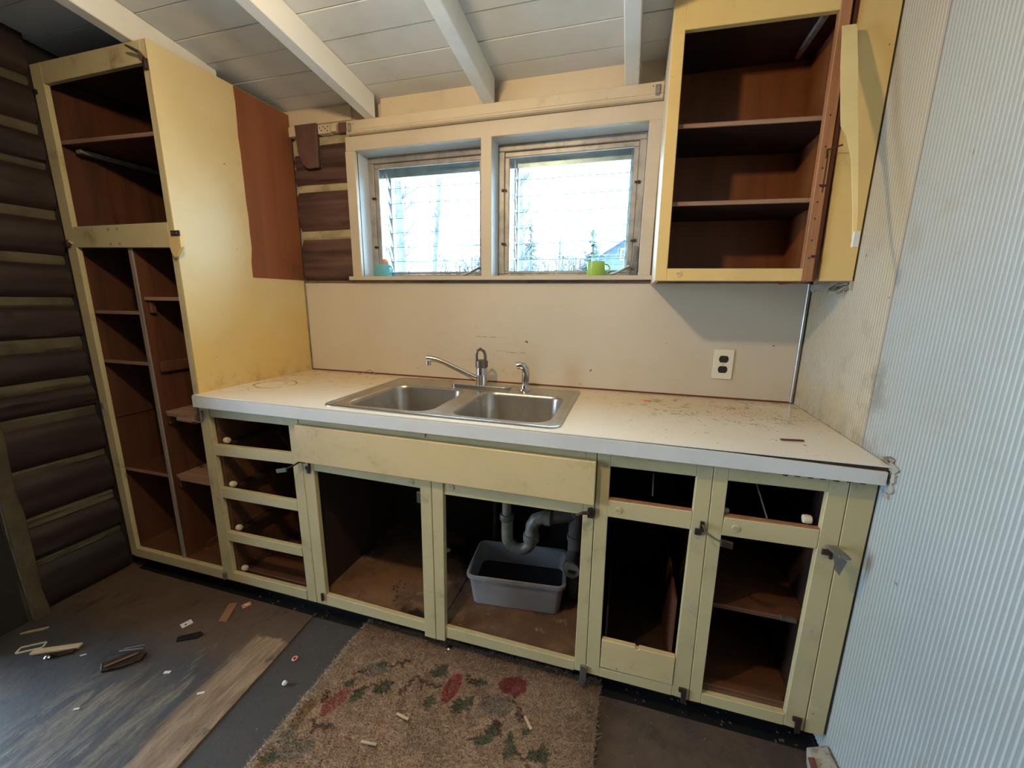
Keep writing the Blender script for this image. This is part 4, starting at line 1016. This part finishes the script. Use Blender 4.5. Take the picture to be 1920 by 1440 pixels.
while cnt < 90000:
    x = random.uniform(RX0 - .01, RX1 + .01); y = RY0 + (RY1 + .01 - RY0) * (1 - random.random() ** 1.5 * .95)
    if not rug_edge(x, y): continue
    a = random.uniform(0, 6.283); h = random.uniform(.005, .011); w = .0014
    lx, ly = random.gauss(0, .0035), random.gauss(-.001, .0035)
    ex = 1.0
    if min(x - RX0, RX1 - x, RY1 - y) < .012: ex = 1.8
    c = rug_col(x, y); k = random.uniform(.7, 1.3)
    n = len(vs)
    vs += [(x + w * math.cos(a), y + w * math.sin(a), .007), (x - w * math.cos(a), y - w * math.sin(a), .007), (x + lx * ex, y + ly * ex, .007 + h)]
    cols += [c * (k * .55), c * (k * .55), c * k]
    fs.append((n, n + 1, n + 2)); cnt += 1
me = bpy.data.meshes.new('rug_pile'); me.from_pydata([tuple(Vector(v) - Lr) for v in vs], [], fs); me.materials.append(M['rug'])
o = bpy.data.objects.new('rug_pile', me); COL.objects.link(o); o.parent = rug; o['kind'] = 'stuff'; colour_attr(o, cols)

# ------------------------------------------------------------------ debris
def chip(name, mat, pts, z, t, label, cat, tilt=0, group=None):
    o = MB().prism(pts, 2, z, z + t).build(name, mat, None, .0004)
    return tag(o, label, cat, group)
FZ = .0002
def quad(cx, cy, l, w, a):
    ca, sa = math.cos(R(a)), math.sin(R(a))
    return [(cx + u * l / 2 * ca - v * w / 2 * sa, cy + u * l / 2 * sa + v * w / 2 * ca) for u, v in ((-1, -1), (1, -1), (1, 1), (-1, 1))]
c = chip('paper_tag', 'paper', quad(.008, -.785, .036, .030, 70), FZ, .0012, 'small white card with a dark hole on the floor', 'card')
MB().lathe([(.004, 0), (.004, .0004)], (.010, -.790, FZ + .0012), 10, 2).build('punched_hole', 'black', c)
c = chip('matchbook', 'orangecard', quad(.146, -.638, .032, .024, 60), FZ, .003, 'little orange and white printed card near the drawer cabinet', 'card')
MB().prism(quad(.146, -.638, .020, .005, 20), 2, FZ + .003, FZ + .0034).build('pale_print', 'paper', c)
chip('wood_scrap', 'tan', [(.117, -.738), (.071, -.655), (.100, -.640), (.153, -.733)], FZ, .004, 'flat reddish tan scrap of wood near the drawer cabinet', 'scrap')
chip('black_strip', 'black', [(.045, -.845), (.105, -.800), (.125, -.806), (.122, -.826), (.062, -.862)], FZ, .006, 'flat black plastic strip lying on the dark floor', 'strip')
br = empty('broken_bracket', (-.06, -.985, 0), 'dark broken bracket with two bright wires on the floor', 'bracket')
MB().prism([(-.085, -1.010), (-.035, -.940), (.018, -.930), (.030, -.955), (-.005, -1.0), (-.05, -1.032)], 2, FZ, .012).build('bracket_body', 'rust', br, .003)
MB().tube([(-.075, -.960, .016), (-.005, -.925, .016)], .0025, 6).build('wire', 'metal', br)
MB().tube([(-.068, -.950, .018), (-.015, -.915, .018)], .002, 6).build('wire', 'metal', br)
MB().tube([(-.05, -1.02, .016), (-.002, -.945, .015)], .003, 6).build('wire', 'tan', br)
la = empty('lath_piece', (-.32, -1.02, 0), 'pale splintered lath with a bright metal clip near the doorway', 'scrap')
MB().obox((-.315, -1.015, .008), (1, .55, 0), (-.55, 1, 0), (0, 0, 1), .075, .011, .005).build('lath', 'straw', la, .002)
MB().lathe([(.0, 0), (.010, .003), (.012, .010), (.006, .016), (.0, .017)], (-.300, -1.045, FZ), 12, 2, False).build('metal_clip', 'chrome', la, 0, True)
MB().obox((-.275, -1.02, .005), (1, .7, 0), (-.7, 1, 0), (0, 0, 1), .035, .010, .003).build('bark_strip', 'rust', la)
fr_ = MB()
for q in (quad(-.43, -1.025, .070, .005, 38), quad(-.41, -1.045, .070, .005, 38), quad(-.447, -1.058, .022, .005, -50), quad(-.392, -1.012, .022, .005, -50)): fr_.prism(q, 2, FZ, .004)
tag(fr_.build('wire_scrap', 'paper'), 'thin white bent frame scrap at the doorway edge', 'scrap')
chip('wood_splinter', 'straw', [(-.545, -1.01), (-.53, -.99), (-.485, -.955), (-.49, -.97)], FZ, .006, 'pale splinter against the foot of the log wall', 'splinter')
for i, (x, y, a, l, w) in enumerate(((.165, -.962, 20, .022, .010), (-.20, -1.0, 40, .018, .005), (.030, -1.137, 30, .016, .006), (.352, -.985, 30, .022, .008))):
    lb = ('white paint chip beside the streak of bare floor', 'narrow white paint chip left of the dark bracket', 'white paint chip alone on the bluish floor', 'curved white chip lying on the bare wood patch')[i]
    chip('paint_chip', 'paper', quad(x, y, l, w, a), FZ, .002, lb, 'paint chip', group='paint chips on the floor')
be = MB().lathe([(.0, -.0085), (.005, -.007), (.0085, 0), (.005, .007), (.0, .0085)], (.590, -.879, .0045), 16, 2, False)
tag(be.build('white_bead', 'pearl', None, 0, True), 'small pearly white bead on the floor left of the rug', 'bead')
wa = MB()
wa.tube([(.543 + .008 * math.cos(R(a)), -.787 + .008 * math.sin(R(a)), -.0015) for a in range(0, 361, 24)], .003, 6, False)
tag(wa.build('washer_ring', 'pink', None, 0, True), 'tiny pinkish rubber ring beside the floor sheet joint', 'ring')
for i, (x, y, l, a, lb) in enumerate(((1.038, -.872, .045, -8, 'pale splinter at the middle of the beige rug'), (.985, -.968, .050, 5, 'broad wood splinter low on the beige rug'), (1.416, -.778, .045, -50, 'short splinter beside the green leaves on the rug'), (1.075, -1.02, .024, -40, 'stubby splinter at the near edge of the rug'))):
    u = Vector((math.cos(R(a)), math.sin(R(a)), .03))
    tag(MB().obox((x, y, .0185), u, (-u.y, u.x, 0), (0, 0, 1), l / 2, .0035, .0015).build('rug_splinter', 'straw'), lb, 'splinter', 'splinters on the rug')
ch = MB().obox((2.093, -.498, .9125), (1, .15, 0), (-.15, 1, 0), (0, 0, 1), .030, .004, .0018)
tag(ch.build('bark_sliver', 'redscrap'), 'dark red sliver lying on the right end of the countertop', 'sliver')
tag(MB().prism([(1.695, -.135), (1.712, -.128), (1.728, -.135), (1.726, -.150), (1.705, -.158)], 2, .9102, .914).build('pink_scrap', 'pink', None, .001), 'salmon pink scrap on the countertop right of the sink', 'scrap')
wr = MB().tube([(.345, -.062, .912), (.37, -.045, .925), (.395, -.035, .934), (.42, -.045, .925), (.44, -.05, .914)], .0014, 6)
tag(wr.build('bent_wire', 'steelgrey'), 'thin bent wire on the countertop behind the left bowl', 'wire')
st = MB()
for k in range(16):
    a = k * 1.3; rr = .003 + .004 * ((k * 7) % 5) / 5; st.lathe([(.0, 0), (rr, .001), (rr * .8, rr * .5), (.0, rr * .6)], (.78 + random.gauss(0, .025), -.46 + random.gauss(0, .035), .103), 7, 2, False)
tag(st.build('debris_crumbs', 'dust', None, 0, True), 'grey crumbs on the rotten shelf under the sink', 'crumbs', kind='stuff')
for i, (x, y, r, lb) in enumerate(((.86, -.33, .010, 'white pebble on the sink cabinet floor, nearer the front'), (.87, -.18, .014, 'white lump at the dark back of the sink cabinet'), (1.09, -.36, .010, 'small white pebble in front of the plastic tub'))):
    tag(MB().lathe([(.0, 0), (r * .8, r * .2), (r, r * .6), (r * .6, r * 1.1), (.0, r * 1.2)], (x, y, .103 if x < 1.03 else .101), 9, 2, False).build('white_pebble', 'paper', None, 0, True), lb, 'pebble', 'white pebbles in the sink cabinet')
fl = MB()
for k in range(90):
    x = random.uniform(.15, 2.2); y = random.uniform(-.600, -.55); r = random.uniform(.002, .007)
    if random.random() < .4: x = random.choice((1.87, 2.17, .52, 2.0)) + random.gauss(0, .03)
    if .64 < x < 1.66: y = random.uniform(-.556, -.549)
    fl.lathe([(.0, 0), (r, r * .2), (r * .7, r), (.0, r * 1.2)], (x, y, -.0045 if x > .5 else .0), 5, 2, False)
tag(fl.build('floor_crumbs', 'dust'), 'grey crumbs and fluff along the foot of the toe kick', 'crumbs', kind='stuff')
gr = MB()
for k in range(150):
    x = random.gauss(2.03, .10); y = random.gauss(-.24, .10)
    if not (1.6 < x < 2.24 and -.6 < y < -.02): continue
    r = random.uniform(.0006, .0015); gr.lathe([(r, 0), (r * .6, r)], (x, y, .9100), 5, 2)
tag(gr.build('counter_crumbs', 'redscrap'), 'dark crumbs scattered over the right end of the countertop', 'crumbs', kind='stuff')
cf = MB().lathe([(.010, 0), (.014, .004), (.013, .018), (.006, .022), (.0, .0225)], (1.065, -.592, -.004), 12, 2)
tag(cf.build('chrome_foot', 'chrome', None, 0, True), 'small shiny metal foot under the sink cabinet mullion', 'foot')

# chunk of baseboard end by the ribbed wall
bl = empty('baseboard_block', (2.225, -.70, 0), 'scuffed white block of wood at the foot of the ribbed wall', 'block')
MB().add([(2.205, -.640, -.004), (2.255, -.640, -.004), (2.255, -.86, -.004), (2.165, -.86, -.004), (2.200, -.632, .045), (2.255, -.622, .060), (2.255, -.86, .085), (2.180, -.86, .070)],
         [(0, 1, 2, 3), (4, 7, 6, 5), (0, 4, 5, 1), (1, 5, 6, 2), (2, 6, 7, 3), (3, 7, 4, 0)])  .build('block_body', 'dirtywhite', bl, .006, False, 2)
MB().obox((2.196, -.69, .055), (-.15, -1, .1), (1, -.15, .5), (-.5, 0, 1), .022, .008, .003).build('brown_knot', 'redscrap', bl, .002)

# bare lamp holder over the middle of the room, above the frame; its bulb is the point light at the top of the script
pl = empty('pendant_lamp', (0.99, -1.31, 2.115), 'bare black lamp holder hanging on a cord from the ceiling boards', 'lamp')
MB().lathe([(.010, .0), (.017, .002), (.017, .035), (.008, .048)], (0.99, -1.31, 2.115), 16, 2).build('lamp_holder', 'black', pl, 0, True)
MB().tube([(0.99, -1.31, 2.145), (0.99, -1.31, ceil_z(-1.31) + .002)], .004, 6).build('cord', 'black', pl)

# ------------------------------------------------------------------ outside
tag(box('ground', 'ground', (-60, 60, 1.5, 90, -.9, -.3), None, 0), 'pale snowy ground beyond the window', 'ground', kind='structure')
def tree(x, y, h, r, label, bare=True, lean=0.0):
    t = empty('bare_tree' if bare else 'conifer', (x, y, -.3), label, 'tree')
    MB().tube([(x, y, -.3), (x + lean * .3, y, h * .35), (x + lean, y, h * .8), (x + lean * 1.3, y, h)], [r, r * .85, r * .5, r * .2], 10).build('trunk', 'bark', t, 0, True)
    m = MB()
    if bare:
        for k in range(46):
            z0 = random.uniform(.16, .95) * h; a = random.uniform(0, 6.283); L_ = random.uniform(.25, .5) * (h - z0 * .6) * .5
            p = Vector((x + lean * z0 / h, y, z0)); d = Vector((math.cos(a), math.sin(a) * .6, random.uniform(.4, 1.2))).normalized()
            q = p + d * L_ * .5; e = q + (d + Vector((random.gauss(0, .3), random.gauss(0, .3), .3))).normalized() * L_ * .5
            m.tube([p, q, e], [r * .22, r * .14, r * .05], 4)
            for _ in range(3):
                g = q.lerp(e, random.random()); u = (d + Vector((random.gauss(0, .6), random.gauss(0, .6), .2))).normalized()
                m.tube([g, g + u * L_ * .35], [r * .07, r * .03], 3)
        m.build('branches', 'bark', t)
    else:
        for k in range(130):
            s = random.random(); z0 = h * (.12 + .86 * s); a = random.uniform(0, 6.283); L_ = (1 - s) * h * .22 + .1
            p = Vector((x, y, z0)); e = p + Vector((math.cos(a) * L_, math.sin(a) * L_, -.25 * L_))
            u = Vector((-math.sin(a), math.cos(a), 0)) * L_ * .22
            m.add([p, (p + e) / 2 + u, e, (p + e) / 2 - u - Vector((0, 0, .12))], [(0, 1, 2, 3)])
        m.build('branches', 'needles', t)
tree(-1.30, 9, 4.6, .15, 'thick bare tree seen at the left edge of the right window')
tree(-4.85, 9, 6.5, .15, 'bare tree trunk seen low in the left window')
tree(-5.69, 12.5, 7.6, .10, 'slim leaning bare tree in the left window', True, .5)
tree(-3.75, 13, 4.4, .10, 'bushy bare tree beside the window post in the left window')
tree(-.75, 12, 3.4, .07, 'small bare tree in the middle of the right window')
tree(.38, 11.5, 3.5, .10, 'blue green conifer standing left of the neighbour house', False)
tree(1.25, 25, 6.2, .13, 'bare tree rising behind the neighbour house roof')
tree(.30, 26, 5.2, .10, 'second thin bare tree behind the neighbour house roof')
tree(-3.2, 18, 5.0, .12, 'low conifer between the bare trees in the right window', False)
def thicket(x, y, w, h, label):
    t = empty('bare_thicket', (x, y, -.3), label, 'shrub')
    m = MB()
    for k in range(120):
        a = x + random.gauss(0, w * .5); q = Vector((a, y + random.gauss(0, .2), -.3)); d = Vector((random.gauss(0, .22), 0, 1)); L_ = h * random.uniform(.5, 1.1)
        e = q + d * L_; m.tube([q, (q + e) / 2 + Vector((random.gauss(0, .05), 0, 0)), e], [.045, .032, .012], 3)
        for _ in range(4):
            g = q.lerp(e, random.uniform(.4, .95)); m.tube([g, g + Vector((random.gauss(0, .25), 0, random.uniform(.1, .35)))], [.024, .008], 3)
    m.build('stems', 'bark', t)
thicket(-1.75, 10.6, 1.0, 2.9, 'bare thicket low at the left of the right window')
thicket(-.35, 12.6, .5, 3.1, 'bare thicket low behind the green mug side of the right window')
thicket(-3.3, 10.8, .4, 3.0, 'bare thicket low beside the post in the left window')
# neighbour house: gable end facing the window
nh = empty('neighbour_house', (2.5, 15, -.3), 'pale neighbouring house with a white trimmed gable roof', 'house')
ridge, eave = (2.15, 4.10), (-.95, 2.18)
right = (5.25, 2.18)
MB().prism([(-.55, -.3), (4.85, -.3), (4.85, 2.35), (2.15, 4.0), (-.55, 2.35)], 1, 14.0, 20).build('wall', 'siding', nh)
for k in range(16):
    z = .2 + k * .2
    hw = 2.70 if z < 2.35 else 2.70 * (4.0 - z) / 1.65
    MB().box(2.15 - hw, 2.15 + hw, 13.965, 14.0, z, z + .03).build('siding_board', 'siding', nh)
def rslope(a, b, nm, mat, y0, y1, t):
    d = Vector((b[0] - a[0], 0, b[1] - a[1])).normalized(); n = Vector((-d.z, 0, d.x)); n = n if n.z > 0 else -n
    MB().prism([(a[0], a[1]), (b[0], b[1]), (b[0] + n.x * t, b[1] + n.z * t), (a[0] + n.x * t, a[1] + n.z * t)], 1, y0, y1).build(nm, mat, nh)
for e in (eave, right):
    rslope(e, ridge, 'roof_slope', 'roof', 13.6, 20.4, .10)
    rslope((e[0], e[1] - .16), (ridge[0], ridge[1] - .16), 'barge_board', 'whitetrim', 13.52, 13.60, .28)
gw = MB().box(1.12, 1.66, 13.93, 13.99, 2.72, 3.14).build('window', 'whitetrim', nh)
MB().box(1.17, 1.61, 13.90, 13.94, 2.77, 3.09).build('pane', 'darkglass', gw)
gw = MB().box(.5, 1.6, 13.93, 13.99, .9, 1.9).build('window', 'whitetrim', nh)
MB().box(.57, 1.53, 13.90, 13.94, .97, 1.83).build('pane', 'darkglass', gw)
# power lines across the view
for z, lb in ((2.62, 'upper power line crossing the view through the window'), (2.22, 'lower power line crossing the view through the window')):
    tag(MB().tube([(-14, 8.0, z + .25), (-5, 8.0, z), (-1, 8.0, z - .03), (6, 8.0, z + .12)], .012, 5).build('power_line', 'bark'), lb, 'cable')
